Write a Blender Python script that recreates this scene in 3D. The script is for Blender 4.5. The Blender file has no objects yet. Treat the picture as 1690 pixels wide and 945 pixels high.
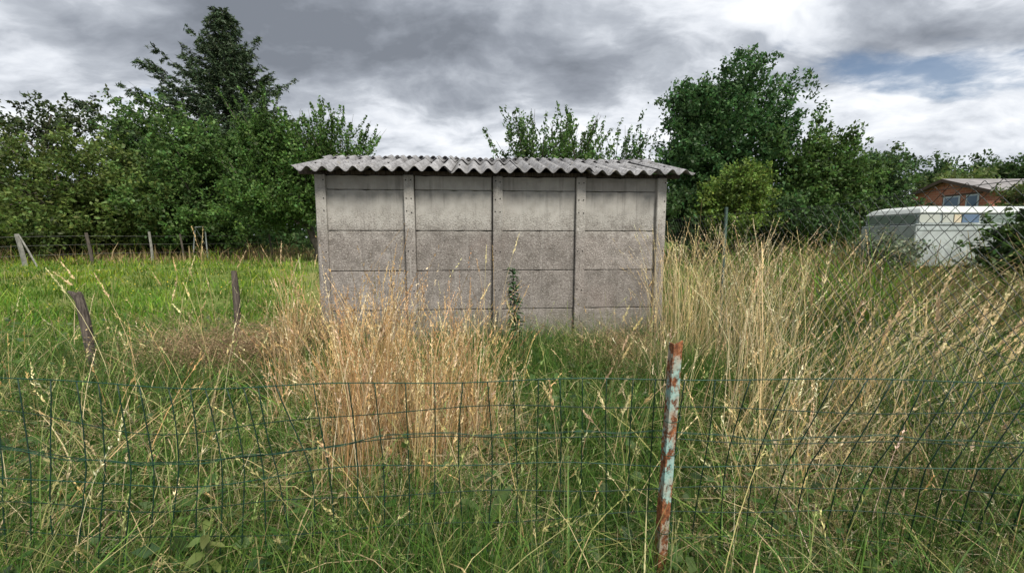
import bpy, math, random
import numpy as np
from math import radians as R

# ------------------------------------------------------------------ camera, sky, sun, exposure
sc = bpy.context.scene
C = sc.collection
random.seed(7)
rng = np.random.default_rng(11)

F = 690.0            # focal length in pixels of the 1690 px wide photograph
PITCH = R(6.4)
EYE = 1.5
cam_d = bpy.data.cameras.new('camera')
cam = bpy.data.objects.new('camera', cam_d)
C.objects.link(cam)
cam_d.sensor_width = 36.0
cam_d.lens = 36.0 * F / 1690.0
cam_d.clip_start = 0.05
cam_d.clip_end = 3000
cam.location = (0, 0, EYE)
cam.rotation_euler = (R(90) - PITCH, 0, 0)
sc.camera = cam

SUN_EL, SUN_AZ = R(52), R(150)     # azimuth clockwise from +Y: behind the camera, to the right
sun_d = bpy.data.lights.new('sun', 'SUN')
sun_d.energy = 3.0
sun_d.angle = R(18)
sun_d.color = (1.0, 0.95, 0.87)
sun = bpy.data.objects.new('sun', sun_d)
C.objects.link(sun)
sun.rotation_euler = (R(90) - SUN_EL, 0, -SUN_AZ + R(180))
sun.location = (3, -6, 12)

sc.view_settings.view_transform = 'Standard'
sc.view_settings.look = 'None'
sc.view_settings.exposure = 1.0
sc.view_settings.gamma = 1.0
sc.view_settings.use_curve_mapping = False
sc.cycles.max_bounces = 6
sc.cycles.diffuse_bounces = 3
sc.cycles.transmission_bounces = 4
sc.cycles.transparent_max_bounces = 8


class NT:
    """small helper to write node trees"""
    def __init__(self, tree):
        self.t = tree; self.n = tree.nodes; self.l = tree.links
    def new(self, typ, **kw):
        nd = self.n.new(typ)
        for k, v in kw.items(): setattr(nd, k, v)
        return nd
    def put(self, sock, v):
        if isinstance(v, bpy.types.NodeSocket): self.l.new(v, sock)
        else: sock.default_value = v
    def math(self, op, a, b=0.0, clamp=False):
        nd = self.new('ShaderNodeMath', operation=op); nd.use_clamp = clamp
        self.put(nd.inputs[0], a); self.put(nd.inputs[1], b); return nd.outputs[0]
    def mix(self, f, a, b, mode='MIX'):
        nd = self.new('ShaderNodeMix', data_type='RGBA', blend_type=mode)
        self.put(nd.inputs[0], f); self.put(nd.inputs[6], a); self.put(nd.inputs[7], b); return nd.outputs[2]
    def smooth(self, v, lo, hi, a=0.0, b=1.0):
        nd = self.new('ShaderNodeMapRange', interpolation_type='SMOOTHSTEP')
        self.put(nd.inputs[0], v)
        for i, x in enumerate((lo, hi, a, b)): nd.inputs[i + 1].default_value = x
        return nd.outputs[0]
    def noise(self, vec, scale, detail=4, rough=0.55, dist=0.0):
        nd = self.new('ShaderNodeTexNoise')
        if vec is not None: self.l.new(vec, nd.inputs['Vector'])
        nd.inputs['Scale'].default_value = scale; nd.inputs['Detail'].default_value = detail
        nd.inputs['Roughness'].default_value = rough; nd.inputs['Distortion'].default_value = dist
        return nd.outputs[0]
    def scaled(self, vec, s, loc=(0, 0, 0)):
        nd = self.new('ShaderNodeMapping'); self.l.new(vec, nd.inputs[0])
        nd.inputs['Scale'].default_value = s; nd.inputs['Location'].default_value = loc
        return nd.outputs[0]


def pix_dir(px, py):
    u, v = (px - 845) / F, (472.5 - py) / F
    return np.array([u, math.cos(PITCH) + v * math.sin(PITCH), v * math.cos(PITCH) - math.sin(PITCH)])

def at(px, py, Y):
    d = pix_dir(px, py); d = d * (Y / d[1])
    return np.array([d[0], Y, EYE + d[2]])

world = bpy.data.worlds.new('World')
sc.world = world
world.use_nodes = True
w = NT(world.node_tree)
w.n.clear()
KZ = 0.32
def sky_plane(px, py):
    d = pix_dir(px, py); d /= np.linalg.norm(d)
    return d[0] / (d[2] + KZ), d[1] / (d[2] + KZ)
tc = w.new('ShaderNodeTexCoord')
sep = w.new('ShaderNodeSeparateXYZ'); w.l.new(tc.outputs['Generated'], sep.inputs[0])
zz = w.math('ADD', w.math('MAXIMUM', sep.outputs[2], 0.0), KZ)
cmb = w.new('ShaderNodeCombineXYZ')
w.l.new(w.math('DIVIDE', sep.outputs[0], zz), cmb.inputs[0]); w.l.new(w.math('DIVIDE', sep.outputs[1], zz), cmb.inputs[1])
plane = cmb.outputs[0]
# soft warp so that cloud banks have ragged borders
wn = w.new('ShaderNodeTexNoise'); w.l.new(plane, wn.inputs['Vector']); wn.inputs['Scale'].default_value = 1.3; wn.inputs['Detail'].default_value = 5
wv = w.new('ShaderNodeVectorMath', operation='MULTIPLY_ADD'); w.l.new(wn.outputs['Color'], wv.inputs[0])
wv.inputs[1].default_value = (0.4, 0.4, 0); w.l.new(plane, wv.inputs[2])
warp = wv.outputs[0]
def blob(px, py, rx, ry, wt, rot=0.0):
    cx, cy = sky_plane(px, py); cx += 0.2; cy += 0.2
    mp = w.new('ShaderNodeMapping', vector_type='TEXTURE'); w.l.new(warp, mp.inputs[0])
    mp.inputs['Location'].default_value = (cx, cy, 0); mp.inputs['Scale'].default_value = (rx * .78, ry * .8, 1); mp.inputs['Rotation'].default_value = (0, 0, rot)
    ln = w.new('ShaderNodeVectorMath', operation='LENGTH'); w.l.new(mp.outputs[0], ln.inputs[0])
    return w.smooth(ln.outputs['Value'], 1.15, 0.25, 0.0, wt)
big = w.noise(w.scaled(warp, (0.75, 1.0, 1), (3.1, 1.7, 0)), 1.3, 6, 0.5)
mid = w.noise(w.scaled(warp, (1.0, 1.3, 1), (7.4, 2.2, 0)), 3.0, 9, 0.55)
dens = w.math('ADD', w.math('MULTIPLY', big, 1.0), w.math('MULTIPLY', mid, 0.8))
dens = w.math('SUBTRACT', dens, 0.47)
for b in [(240, 55, 0.95, 0.32, .34), (800, 100, 0.7, 0.42, .24), (560, 60, 0.6, 0.5, .16), (1480, 15, 0.55, 0.18, .34), (1330, 100, 0.35, 0.2, .16),
          (60, 165, 0.9, 0.6, -.26), (1310, 18, 0.18, 0.18, -.16), (720, 245, 1.2, 0.7, -.07), (1180, 30, .4, .25, -.12), (1600, 200, 1.3, 0.6, -.1), (1000, 120, .5, .4, .04)]:
    dens = w.math('ADD', dens, blob(*b))
fine = w.noise(w.scaled(warp, (1, 1.5, 1)), 6.0, 8, 0.58)
dens2 = w.math('ADD', dens, w.math('MULTIPLY', w.math('SUBTRACT', fine, 0.5), 0.62))
ramp = w.new('ShaderNodeValToRGB'); w.l.new(dens2, ramp.inputs[0])
e = ramp.color_ramp.elements
e[0].position = 0.20; e[0].color = (0.84, 0.86, 0.89, 1)
e[1].position = 0.90; e[1].color = (0.185, 0.205, 0.24, 1)
for p, c in ((0.36, (0.66, 0.69, 0.74, 1)), (0.52, (0.42, 0.45, 0.50, 1)), (0.70, (0.275, 0.30, 0.345, 1))):
    q = e.new(p); q.color = c
sky = w.new('ShaderNodeTexSky', sky_type='NISHITA')
sky.sun_disc = False; sky.sun_elevation = SUN_EL; sky.sun_rotation = SUN_AZ
sky.air_density = 1.0; sky.dust_density = 0.6; sky.ozone_density = 1.4
gap = w.math('ADD', w.math('ADD', blob(1470, 128, 0.62, 0.16, 0.72, 0.1), blob(1650, 108, 0.5, 0.14, .5, 0.1)), blob(225, 160, .22, .12, .45))
gap = w.smooth(w.math('ADD', gap, w.math('MULTIPLY', w.math('SUBTRACT', fine, 0.5), 1.3)), 0.25, 0.9, 0.0, 0.85)
cloud = w.new('ShaderNodeVectorMath', operation='SCALE'); w.l.new(ramp.outputs[0], cloud.inputs[0]); cloud.inputs['Scale'].default_value = 6.1
blue = w.new('ShaderNodeVectorMath', operation='SCALE'); w.l.new(sky.outputs[0], blue.inputs[0]); blue.inputs['Scale'].default_value = 0.5
bg = w.new('ShaderNodeBackground'); bg.inputs[1].default_value = 0.1
w.l.new(w.mix(gap, cloud.outputs[0], blue.outputs[0]), bg.inputs[0])
wo = w.new('ShaderNodeOutputWorld'); w.l.new(bg.outputs[0], wo.inputs[0])

# ------------------------------------------------------------------ helpers
def obj(name, mesh, mat=None, parent=None, loc=None):
    o = bpy.data.objects.new(name, mesh); C.objects.link(o)
    if mat is not None and mesh is not None and not mesh.materials: mesh.materials.append(mat)
    if parent is not None: o.parent = parent
    if loc is not None: o.location = loc
    return o

def thing(name, label, cat, loc=(0, 0, 0), rz=0.0, group=None):
    o = bpy.data.objects.new(name, None); C.objects.link(o)
    o.location = loc; o.rotation_euler = (0, 0, rz); o.empty_display_size = 0.1
    o['label'] = label; o['category'] = cat
    if group: o['group'] = group
    return o

def tag(o, label, cat=None, group=None, kind=None):
    o['label'] = label
    if cat: o['category'] = cat
    if group: o['group'] = group
    if kind: o['kind'] = kind
    return o

def mesh_np(name, V, Q, col=None, smooth=False):
    """V (n,3), Q (m,4) or (m,3) arrays; col (n,3) per-vertex colour"""
    V = np.ascontiguousarray(V, dtype=np.float32); Q = np.ascontiguousarray(Q, dtype=np.int32)
    me = bpy.data.meshes.new(name)
    k = Q.shape[1]
    me.vertices.add(len(V)); me.vertices.foreach_set('co', V.ravel())
    me.loops.add(Q.size); me.loops.foreach_set('vertex_index', Q.ravel())
    me.polygons.add(len(Q)); me.polygons.foreach_set('loop_start', np.arange(0, Q.size, k, dtype=np.int32))
    me.polygons.foreach_set('use_smooth', np.full(len(Q), smooth))
    if col is not None:
        a = me.color_attributes.new('tint', 'FLOAT_COLOR', 'POINT')
        cc = np.ones((len(V), 4), dtype=np.float32); cc[:, :3] = col
        a.data.foreach_set('color', cc.ravel())
    me.update(calc_edges=True)
    return me

class MB:
    """collects boxes and tubes into one mesh"""
    def __init__(self): self.v = []; self.f = []
    def add(self, V, Fs):
        n = len(self.v); self.v += [tuple(p) for p in V]; self.f += [tuple(i + n for i in f) for f in Fs]; return self
    def box(self, a, b):
        x0, y0, z0 = a; x1, y1, z1 = b
        return self.add([(x0, y0, z0), (x1, y0, z0), (x1, y1, z0), (x0, y1, z0), (x0, y0, z1), (x1, y0, z1), (x1, y1, z1), (x0, y1, z1)],
                        [(0, 3, 2, 1), (4, 5, 6, 7), (0, 1, 5, 4), (1, 2, 6, 5), (2, 3, 7, 6), (3, 0, 4, 7)])
    def tube(self, P, rad, n=6, caps=True):
        P = [np.array(p, float) for p in P]; rr = rad if hasattr(rad, '__len__') else [rad] * len(P)
        V = []; Fs = []
        ref = np.array([0.31, 0.22, 0.92])
        for i, p in enumerate(P):
            t = P[min(i + 1, len(P) - 1)] - P[max(i - 1, 0)]; t = t / (np.linalg.norm(t) + 1e-9)
            if abs(t @ ref) > 0.95: rf = np.array([1.0, 0.1, 0])
            else: rf = ref
            a = np.cross(t, rf); a /= np.linalg.norm(a); b = np.cross(t, a)
            for k in range(n):
                q = 2 * math.pi * k / n
                V.append(p + rr[i] * (math.cos(q) * a + math.sin(q) * b))
        for i in range(len(P) - 1):
            for k in range(n):
                Fs.append((i * n + k, i * n + (k + 1) % n, (i + 1) * n + (k + 1) % n, (i + 1) * n + k))
        if caps:
            Fs.append(tuple(range(n))[::-1]); Fs.append(tuple(range((len(P) - 1) * n, len(P) * n)))
        return self.add(V, Fs)
    def mesh(self, name, smooth=False, bevel=0.0):
        me = bpy.data.meshes.new(name); me.from_pydata(self.v, [], self.f)
        if bevel:
            import bmesh
            bm = bmesh.new(); bm.from_mesh(me)
            bmesh.ops.bevel(bm, geom=bm.edges[:], offset=bevel, segments=1, affect='EDGES')
            bm.to_mesh(me); bm.free()
        if smooth: me.polygons.foreach_set('use_smooth', [True] * len(me.polygons))
        me.update(); return me
    def build(self, name, mat, parent=None, smooth=False, bevel=0.0, loc=None):
        return obj(name, self.mesh(name, smooth, bevel), mat, parent, loc)

def bsdf(name):
    m = bpy.data.materials.new(name); m.use_nodes = True
    t = NT(m.node_tree); p = t.n['Principled BSDF']
    p.inputs['Specular IOR Level'].default_value = 0.3
    return m, t, p

def plain(name, col, rough=0.7, metal=0.0, var=0.15, scale=6.0, bump=0.0):
    m, t, p = bsdf(name)
    g = t.new('ShaderNodeNewGeometry')
    n = t.noise(g.outputs['Position'], scale, 5)
    a = tuple(c * (1 - var) for c in col) + (1,); b = tuple(min(1, c * (1 + var)) for c in col) + (1,)
    t.l.new(t.mix(t.smooth(n, 0.3, 0.7), a, b), p.inputs['Base Color'])
    p.inputs['Roughness'].default_value = rough; p.inputs['Metallic'].default_value = metal
    if bump:
        bp = t.new('ShaderNodeBump'); bp.inputs['Strength'].default_value = bump; bp.inputs['Distance'].default_value = 0.01
        t.l.new(t.noise(g.outputs['Position'], scale * 6, 5), bp.inputs['Height']); t.l.new(bp.outputs[0], p.inputs['Normal'])
    return m

def leaf_mat(name, trans=0.3, rough=0.55, tint=(1, 1, 1)):
    """colour of each blade / leaf comes from its own tint attribute; thin leaves let light through"""
    m = bpy.data.materials.new(name); m.use_nodes = True
    t = NT(m.node_tree); p = t.n['Principled BSDF']
    a = t.new('ShaderNodeVertexColor', layer_name='tint')
    col = t.mix(1.0, a.outputs[0], tuple(tint) + (1,), 'MULTIPLY')
    t.l.new(col, p.inputs['Base Color']); p.inputs['Roughness'].default_value = rough
    p.inputs['Specular IOR Level'].default_value = 0.25
    tr = t.new('ShaderNodeBsdfTranslucent'); t.l.new(col, tr.inputs[0])
    mx = t.new('ShaderNodeMixShader'); mx.inputs[0].default_value = trans
    t.l.new(p.outputs[0], mx.inputs[1]); t.l.new(tr.outputs[0], mx.inputs[2])
    t.l.new(mx.outputs[0], t.n['Material Output'].inputs[0])
    return m

# ------------------------------------------------------------------ materials
def concrete_mat(name, post=False):
    m, t, p = bsdf(name)
    g = t.new('ShaderNodeNewGeometry'); pos = g.outputs['Position']
    oi = t.new('ShaderNodeObjectInfo')
    sp = t.new('ShaderNodeSeparateXYZ'); t.l.new(pos, sp.inputs[0])
    z = sp.outputs[2]
    fine = t.noise(pos, 55, 4, 0.6); med = t.noise(pos, 7, 5, 0.6)
    streak = t.noise(t.scaled(pos, (9, 9, 0.7)), 1.6, 6, 0.65)
    base = t.mix(t.smooth(med, 0.3, 0.7), (0.29, 0.278, 0.25, 1), (0.37, 0.357, 0.325, 1))
    low = t.mix(t.smooth(med, 0.3, 0.7), (0.16, 0.145, 0.13, 1), (0.265, 0.24, 0.22, 1))
    wob = t.math('ADD', z, t.math('MULTIPLY', t.math('SUBTRACT', med, 0.5), 0.35))
    col = t.mix(t.smooth(wob, 1.75, 1.45), base, low)
    # worn-away cement skin: pebbles of the aggregate show, except on the sheltered top course
    vor = t.new('ShaderNodeTexVoronoi', feature='F1'); t.l.new(pos, vor.inputs['Vector']); vor.inputs['Scale'].default_value = 64
    grit = t.math('ADD', t.math('MULTIPLY', fine, 0.6), t.math('MULTIPLY', t.noise(pos, 130, 2), 0.4))
    worn = t.smooth(wob, 1.96, 1.66, 0.0 if not post else 0.4, 1.0)
    vcol = t.new('ShaderNodeSeparateColor'); t.l.new(vor.outputs['Color'], vcol.inputs[0])
    peb = t.mix(vcol.outputs[0], (0.06, 0.052, 0.045, 1), (0.50, 0.47, 0.425, 1))
    pebf = t.math('MULTIPLY', t.math('MULTIPLY', t.smooth(vor.outputs['Distance'], 0.55, 0.15), worn), 0.85)
    col = t.mix(pebf, col, peb)
    pit = t.math('MULTIPLY', t.smooth(grit, 0.50, 0.40), t.math('MULTIPLY', worn, 0.65))
    col = t.mix(pit, col, (0.10, 0.085, 0.07, 1))
    col = t.mix(t.smooth(streak, 0.52, 0.70, 0.0, 0.38), col, (0.115, 0.107, 0.098, 1))
    col = t.mix(t.smooth(t.noise(pos, 1.3, 4), 0.52, 0.75, 0, 0.22), col, (0.29, 0.225, 0.20, 1))
    col = t.mix(t.smooth(t.noise(t.scaled(pos, (16, 16, 0.9)), 1.3, 5, .6), 0.55, 0.72, 0.0, 0.28), col, (0.46, 0.44, 0.41, 1))
    # damp and moss creeping up from the soil
    col = t.mix(t.smooth(t.math('ADD', z, t.math('MULTIPLY', med, 0.5)), 0.95, 0.35, 0, 0.6), col, (0.12, 0.125, 0.075, 1))
    hs = t.new('ShaderNodeHueSaturation'); t.l.new(col, hs.inputs['Color'])
    nd = t.new('ShaderNodeMapRange'); t.l.new(oi.outputs['Random'], nd.inputs[0]); nd.inputs[3].default_value = 0.84; nd.inputs[4].default_value = 1.12
    t.l.new(nd.outputs[0], hs.inputs['Value'])
    t.l.new(hs.outputs[0], p.inputs['Base Color'])
    p.inputs['Roughness'].default_value = 0.92; p.inputs['Specular IOR Level'].default_value = 0.15
    bp = t.new('ShaderNodeBump'); bp.inputs['Strength'].default_value = 0.7; bp.inputs['Distance'].default_value = 0.006
    t.l.new(t.math('SUBTRACT', t.math('ADD', t.math('MULTIPLY', fine, t.math('ADD', t.math('MULTIPLY', worn, .75), .25)), t.math('MULTIPLY', worn, grit)), t.math('MULTIPLY', t.math('MULTIPLY', vor.outputs['Distance'], worn), 0.8)), bp.inputs['Height'])
    t.l.new(bp.outputs[0], p.inputs['Normal'])
    return m

def roof_mat():
    m, t, p = bsdf('weathered_fibre_cement')
    g = t.new('ShaderNodeNewGeometry'); pos = g.outputs['Position']
    oi = t.new('ShaderNodeObjectInfo')
    n1 = t.noise(pos, 3.5, 6, 0.65); n2 = t.noise(pos, 26, 5, 0.65); n3 = t.noise(pos, 90, 3)
    col = t.mix(t.smooth(n1, 0.3, 0.7), (0.165, 0.163, 0.167, 1), (0.31, 0.308, 0.313, 1))
    col = t.mix(t.smooth(n2, 0.49, 0.60, 0, 0.85), col, (0.085, 0.082, 0.08, 1))       # lichen, dark
    col = t.mix(t.smooth(n3, 0.58, 0.70, 0, 0.6), col, (0.55, 0.54, 0.51, 1))         # lichen, pale
    col = t.mix(t.smooth(t.noise(pos, 9, 3), 0.6, 0.72, 0, 0.4), col, (0.22, 0.19, 0.12, 1))
    tcn = t.new('ShaderNodeTexCoord'); so = t.new('ShaderNodeSeparateXYZ'); t.l.new(tcn.outputs['Object'], so.inputs[0])   # darker towards the valleys of the waves
    col = t.mix(t.smooth(t.math('ADD', so.outputs[2], t.math('MULTIPLY', n1, 0.03)), 0.012, -0.016, 0, 0.6), col, (0.10, 0.097, 0.095, 1))
    hs = t.new('ShaderNodeHueSaturation'); t.l.new(col, hs.inputs['Color'])
    nd = t.new('ShaderNodeMapRange'); t.l.new(oi.outputs['Random'], nd.inputs[0]); nd.inputs[3].default_value = 0.85; nd.inputs[4].default_value = 1.12
    t.l.new(nd.outputs[0], hs.inputs['Value']); t.l.new(hs.outputs[0], p.inputs['Base Color'])
    p.inputs['Roughness'].default_value = 0.9
    bp = t.new('ShaderNodeBump'); bp.inputs['Strength'].default_value = 0.6; bp.inputs['Distance'].default_value = 0.008
    t.l.new(t.math('ADD', n2, n3), bp.inputs['Height']); t.l.new(bp.outputs[0], p.inputs['Normal'])
    return m

def rust_mat():
    m, t, p = bsdf('flaking_turquoise_paint_on_rust')
    g = t.new('ShaderNodeNewGeometry'); pos = g.outputs['Position']
    n1 = t.noise(t.scaled(pos, (1, 1, 0.6)), 15, 9, 0.72); n2 = t.noise(pos, 70, 5, 0.6); n3 = t.noise(pos, 9, 3)
    rust = t.mix(t.smooth(n2, 0.3, 0.7), (0.07, 0.026, 0.013, 1), (0.30, 0.115, 0.045, 1))
    pale = t.mix(t.smooth(n2, 0.35, 0.65), (0.15, 0.29, 0.265, 1), (0.28, 0.385, 0.34, 1))
    pale = t.mix(t.smooth(n3, 0.45, 0.62), pale, (0.30, 0.26, 0.20, 1))
    f = t.smooth(t.math('ADD', n1, t.math('MULTIPLY', t.math('SUBTRACT', n2, 0.5), 0.3)), 0.475, 0.55)
    t.l.new(t.mix(f, rust, pale), p.inputs['Base Color']); p.inputs['Roughness'].default_value = 0.75
    bp = t.new('ShaderNodeBump'); bp.inputs['Strength'].default_value = 0.5; bp.inputs['Distance'].default_value = 0.003
    t.l.new(t.math('ADD', f, n2), bp.inputs['Height']); t.l.new(bp.outputs[0], p.inputs['Normal'])
    return m

def wood_mat():
    m, t, p = bsdf('grey_weathered_wood')
    g = t.new('ShaderNodeNewGeometry'); pos = g.outputs['Position']
    n = t.noise(t.scaled(pos, (40, 40, 3)), 1.5, 6, 0.65)
    t.l.new(t.mix(t.smooth(n, 0.3, 0.7), (0.025, 0.02, 0.016, 1), (0.12, 0.10, 0.082, 1)), p.inputs['Base Color'])
    p.inputs['Roughness'].default_value = 0.9
    bp = t.new('ShaderNodeBump'); bp.inputs['Strength'].default_value = 0.9; bp.inputs['Distance'].default_value = 0.01
    t.l.new(n, bp.inputs['Height']); t.l.new(bp.outputs[0], p.inputs['Normal'])
    return m

def bark_mat():
    m, t, p = bsdf('bark')
    g = t.new('ShaderNodeNewGeometry'); pos = g.outputs['Position']
    n = t.noise(t.scaled(pos, (9, 9, 2)), 1.5, 6, 0.65)
    t.l.new(t.mix(t.smooth(n, 0.3, 0.7), (0.03, 0.025, 0.02, 1), (0.11, 0.095, 0.075, 1)), p.inputs['Base Color'])
    p.inputs['Roughness'].default_value = 0.95
    bp = t.new('ShaderNodeBump'); bp.inputs['Strength'].default_value = 0.8; bp.inputs['Distance'].default_value = 0.03
    t.l.new(n, bp.inputs['Height']); t.l.new(bp.outputs[0], p.inputs['Normal'])
    return m

def ground_mat():
    m, t, p = bsdf('soil_and_turf')
    g = t.new('ShaderNodeNewGeometry'); pos = g.outputs['Position']
    sp = t.new('ShaderNodeSeparateXYZ'); t.l.new(pos, sp.inputs[0])
    n = t.noise(pos, 2.5, 7, 0.6); n2 = t.noise(pos, 0.25, 5)
    soil = t.mix(t.smooth(n, 0.3, 0.7), (0.045, 0.04, 0.02, 1), (0.12, 0.095, 0.05, 1))
    turf = t.mix(t.smooth(n, 0.3, 0.7), (0.065, 0.105, 0.022, 1), (0.13, 0.17, 0.045, 1))
    turf = t.mix(t.smooth(n2, 0.45, 0.7, 0, .6), turf, (0.24, 0.2, 0.09, 1))
    t.l.new(t.mix(t.smooth(sp.outputs[1], 5, 9), soil, turf), p.inputs['Base Color'])
    p.inputs['Roughness'].default_value = 1.0; p.inputs['Specular IOR Level'].default_value = 0.05
    bp = t.new('ShaderNodeBump'); bp.inputs['Strength'].default_value = 0.8; bp.inputs['Distance'].default_value = 0.06
    t.l.new(t.noise(pos, 14, 6, .65), bp.inputs['Height']); t.l.new(bp.outputs[0], p.inputs['Normal'])
    return m

def brick_mat():
    m, t, p = bsdf('red_hollow_brick')
    tcn = t.new('ShaderNodeTexCoord')
    sp = t.new('ShaderNodeSeparateXYZ'); t.l.new(tcn.outputs['Object'], sp.inputs[0])
    cb = t.new('ShaderNodeCombineXYZ'); t.l.new(t.math('ADD', sp.outputs[0], sp.outputs[1]), cb.inputs[0]); t.l.new(sp.outputs[2], cb.inputs[1])
    b = t.new('ShaderNodeTexBrick'); t.l.new(cb.outputs[0], b.inputs['Vector'])
    b.inputs['Color1'].default_value = (0.27, 0.095, 0.06, 1); b.inputs['Color2'].default_value = (0.35, 0.14, 0.09, 1)
    b.inputs['Mortar'].default_value = (0.33, 0.25, 0.2, 1); b.inputs['Scale'].default_value = 1.0
    b.inputs['Brick Width'].default_value = 0.4; b.inputs['Row Height'].default_value = 0.2; b.inputs['Mortar Size'].default_value = 0.012
    n = t.noise(tcn.outputs['Object'], 0.8, 5)
    t.l.new(t.mix(t.smooth(n, 0.4, 0.7, 0, .5), b.outputs[0], (0.27, 0.12, 0.08, 1)), p.inputs['Base Color'])
    p.inputs['Roughness'].default_value = 0.9
    return m

M = dict(
    panel=concrete_mat('pebbled_concrete'), cpost=concrete_mat('pebbled_concrete_post', True), roof=roof_mat(), rust=rust_mat(),
    wood=wood_mat(), bark=bark_mat(), ground=ground_mat(), brick=brick_mat(),
    hole=plain('dark_bolt_hole', (0.02, 0.018, 0.015), 0.9),
    gwire=plain('green_plastic_wire', (0.006, 0.026, 0.015), 0.5, var=0.3, scale=20),
    twire=plain('faded_green_wire', (0.011, 0.048, 0.030), 0.5, var=0.3, scale=20),
    lwire=plain('dull_galvanised_wire', (0.028, 0.034, 0.032), 0.6, 0.0, scale=20),
    gpost=plain('faded_green_metal', (0.05, 0.085, 0.07), 0.7, var=0.3, scale=12),
    fwire=plain('thin_steel_wire', (0.16, 0.16, 0.15), 0.5, 0.4),
    white=plain('chalky_white_paint', (0.30, 0.33, 0.32), 0.6, var=0.22, scale=2.2),
    whiter=plain('white_roof_paint', (0.43, 0.455, 0.44), 0.6, var=0.07, scale=2),
    trim=plain('grey_trim', (0.33, 0.37, 0.36), 0.5),
    glass=None, farconc=plain('pale_old_concrete', (0.19, 0.187, 0.165), 0.9, var=0.3, scale=9),
    slate=plain('grey_corrugated_sheet', (0.19, 0.18, 0.178), 0.85, var=0.25, scale=1.4),
    timber=plain('dark_timber', (0.07, 0.05, 0.04), 0.8),
    pale=plain('pale_blue_grey_paint', (0.38, 0.44, 0.50), 0.6),
    leaf=leaf_mat('broadleaf_foliage', 0.42), needle=leaf_mat('spruce_needles', 0.08), grass=leaf_mat('green_grass_blades', 0.32),
    straw=leaf_mat('dry_straw', 0.18, 0.65), petal=leaf_mat('yellow_petals', 0.3),
)
def glass_mat(name, col, rough=0.08):
    m, t, p = bsdf(name)
    p.inputs['Base Color'].default_value = col + (1,); p.inputs['Roughness'].default_value = rough; p.inputs['Specular IOR Level'].default_value = 0.6
    g = t.new('ShaderNodeNewGeometry'); bp = t.new('ShaderNodeBump'); bp.inputs['Strength'].default_value = 0.15
    t.l.new(t.noise(g.outputs['Position'], 3, 3), bp.inputs['Height']); t.l.new(bp.outputs[0], p.inputs['Normal'])
    return m
M['glass'] = glass_mat('dusty_dark_glass', (0.15, 0.19, 0.165), 0.2)
M['glass_blue'] = glass_mat('blue_tinted_glass', (0.07, 0.12, 0.19))
M['glass_cream'] = glass_mat('glass_with_cream_curtain', (0.52, 0.45, 0.32), 0.3)
M['glass_grey'] = glass_mat('glass_with_grey_curtain', (0.38, 0.40, 0.35), 0.25)

# ------------------------------------------------------------------ ground
def sstep(a, b, x):
    t = np.clip((np.asarray(x, float) - a) / (b - a), 0, 1); return t * t * (3 - 2 * t)
def h(x, y):
    x = np.asarray(x, float); y = np.asarray(y, float)
    near = 0.03 * np.sin(1.7 * x + 0.6) * np.cos(1.3 * y) + 0.02 * np.sin(4.1 * x + 2.2 * y)
    return near * sstep(60, 30, y) + 0.06 * sstep(2, 6, y) + 0.40 * sstep(6, 22, y) + 0.3 * sstep(25, 80, y)
def hz(x, y): return float(h(x, y))

ys = np.concatenate([np.linspace(-12, 0, 13), np.linspace(0.4, 14, 69), np.linspace(15, 60, 46), np.geomspace(64, 1500, 30)])
xs = np.concatenate([-np.geomspace(26, 1500, 26)[::-1], np.linspace(-25, 25, 120), np.geomspace(26, 1500, 26)])
gx, gy = np.meshgrid(xs, ys)
gv = np.stack([gx.ravel(), gy.ravel(), h(gx, gy).ravel()], 1)
nx, ny = len(xs), len(ys)
ii = (np.arange(ny - 1)[:, None] * nx + np.arange(nx - 1)[None]).ravel()
gq = np.stack([ii, ii + 1, ii + nx + 1, ii + nx], 1)
ground = obj('ground', mesh_np('ground', gv, gq, smooth=True), M['ground'])
tag(ground, 'gently rising rough ground under the grass', kind='structure')

# ------------------------------------------------------------------ concrete shed
ALPHA = R(4.6)
p0 = at(518, 300, 5.22)
shed = thing('concrete_shed', 'prefabricated grey concrete panel shed with corrugated roof in tall grass', 'shed', (p0[0], p0[1], 0.03), ALPHA)
BAY, PW, DEPTH = 1.085, 0.125, 2.35
TOP = 2.27
joints = [-0.14, 0.05, 0.56, 1.07, 1.58, 2.09, TOP]
WID = 4 * BAY + PW
def panel_mesh(wd, ht, th=0.045):
    """slab with eased edges, set back between the posts"""
    k = 14; V = []; Fs = []
    top = [ht - .004 - max(0, random.gauss(0, .004)) - (.007 if random.random() < .07 else 0) for _ in range(k + 1)]
    for i in range(k + 1):
        x_ = wd * i / k; V += [(x_, 0.004, .003), (x_, 0, .009), (x_, 0, top[i] - .006), (x_, 0.005, top[i]), (x_, th, top[i]), (x_, th, .003)]
    for i in range(k):
        for j in range(6): a_, b_ = i * 6 + j, i * 6 + (j + 1) % 6; Fs.append((a_, a_ + 6, b_ + 6, b_))
    Fs += [tuple(range(6)), tuple(range(k * 6, k * 6 + 6))[::-1]]
    return MB().add(V, Fs).mesh('concrete_panel')
pm = {}
def panel(x, y, z, wd, ht, rz=0.0):
    k = (round(wd, 3), round(ht, 3), random.randrange(3))
    if k not in pm: pm[k] = panel_mesh(wd, ht)
    o = obj('concrete_panel', pm[k], M['panel'], shed, (x, y, z)); o.rotation_euler = (random.gauss(0, 0.004), 0, rz); return o
for b in range(4):
    for r in range(len(joints) - 1):
        ht = joints[r + 1] - joints[r]
        off = random.uniform(-0.004, 0.004) + (0.012 if r == len(joints) - 2 else 0)
        panel(PW + b * BAY, 0.05 + off, joints[r], BAY - PW, ht)
        panel(PW + b * BAY, DEPTH - 0.09 + off, joints[r], BAY - PW, ht)
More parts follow.
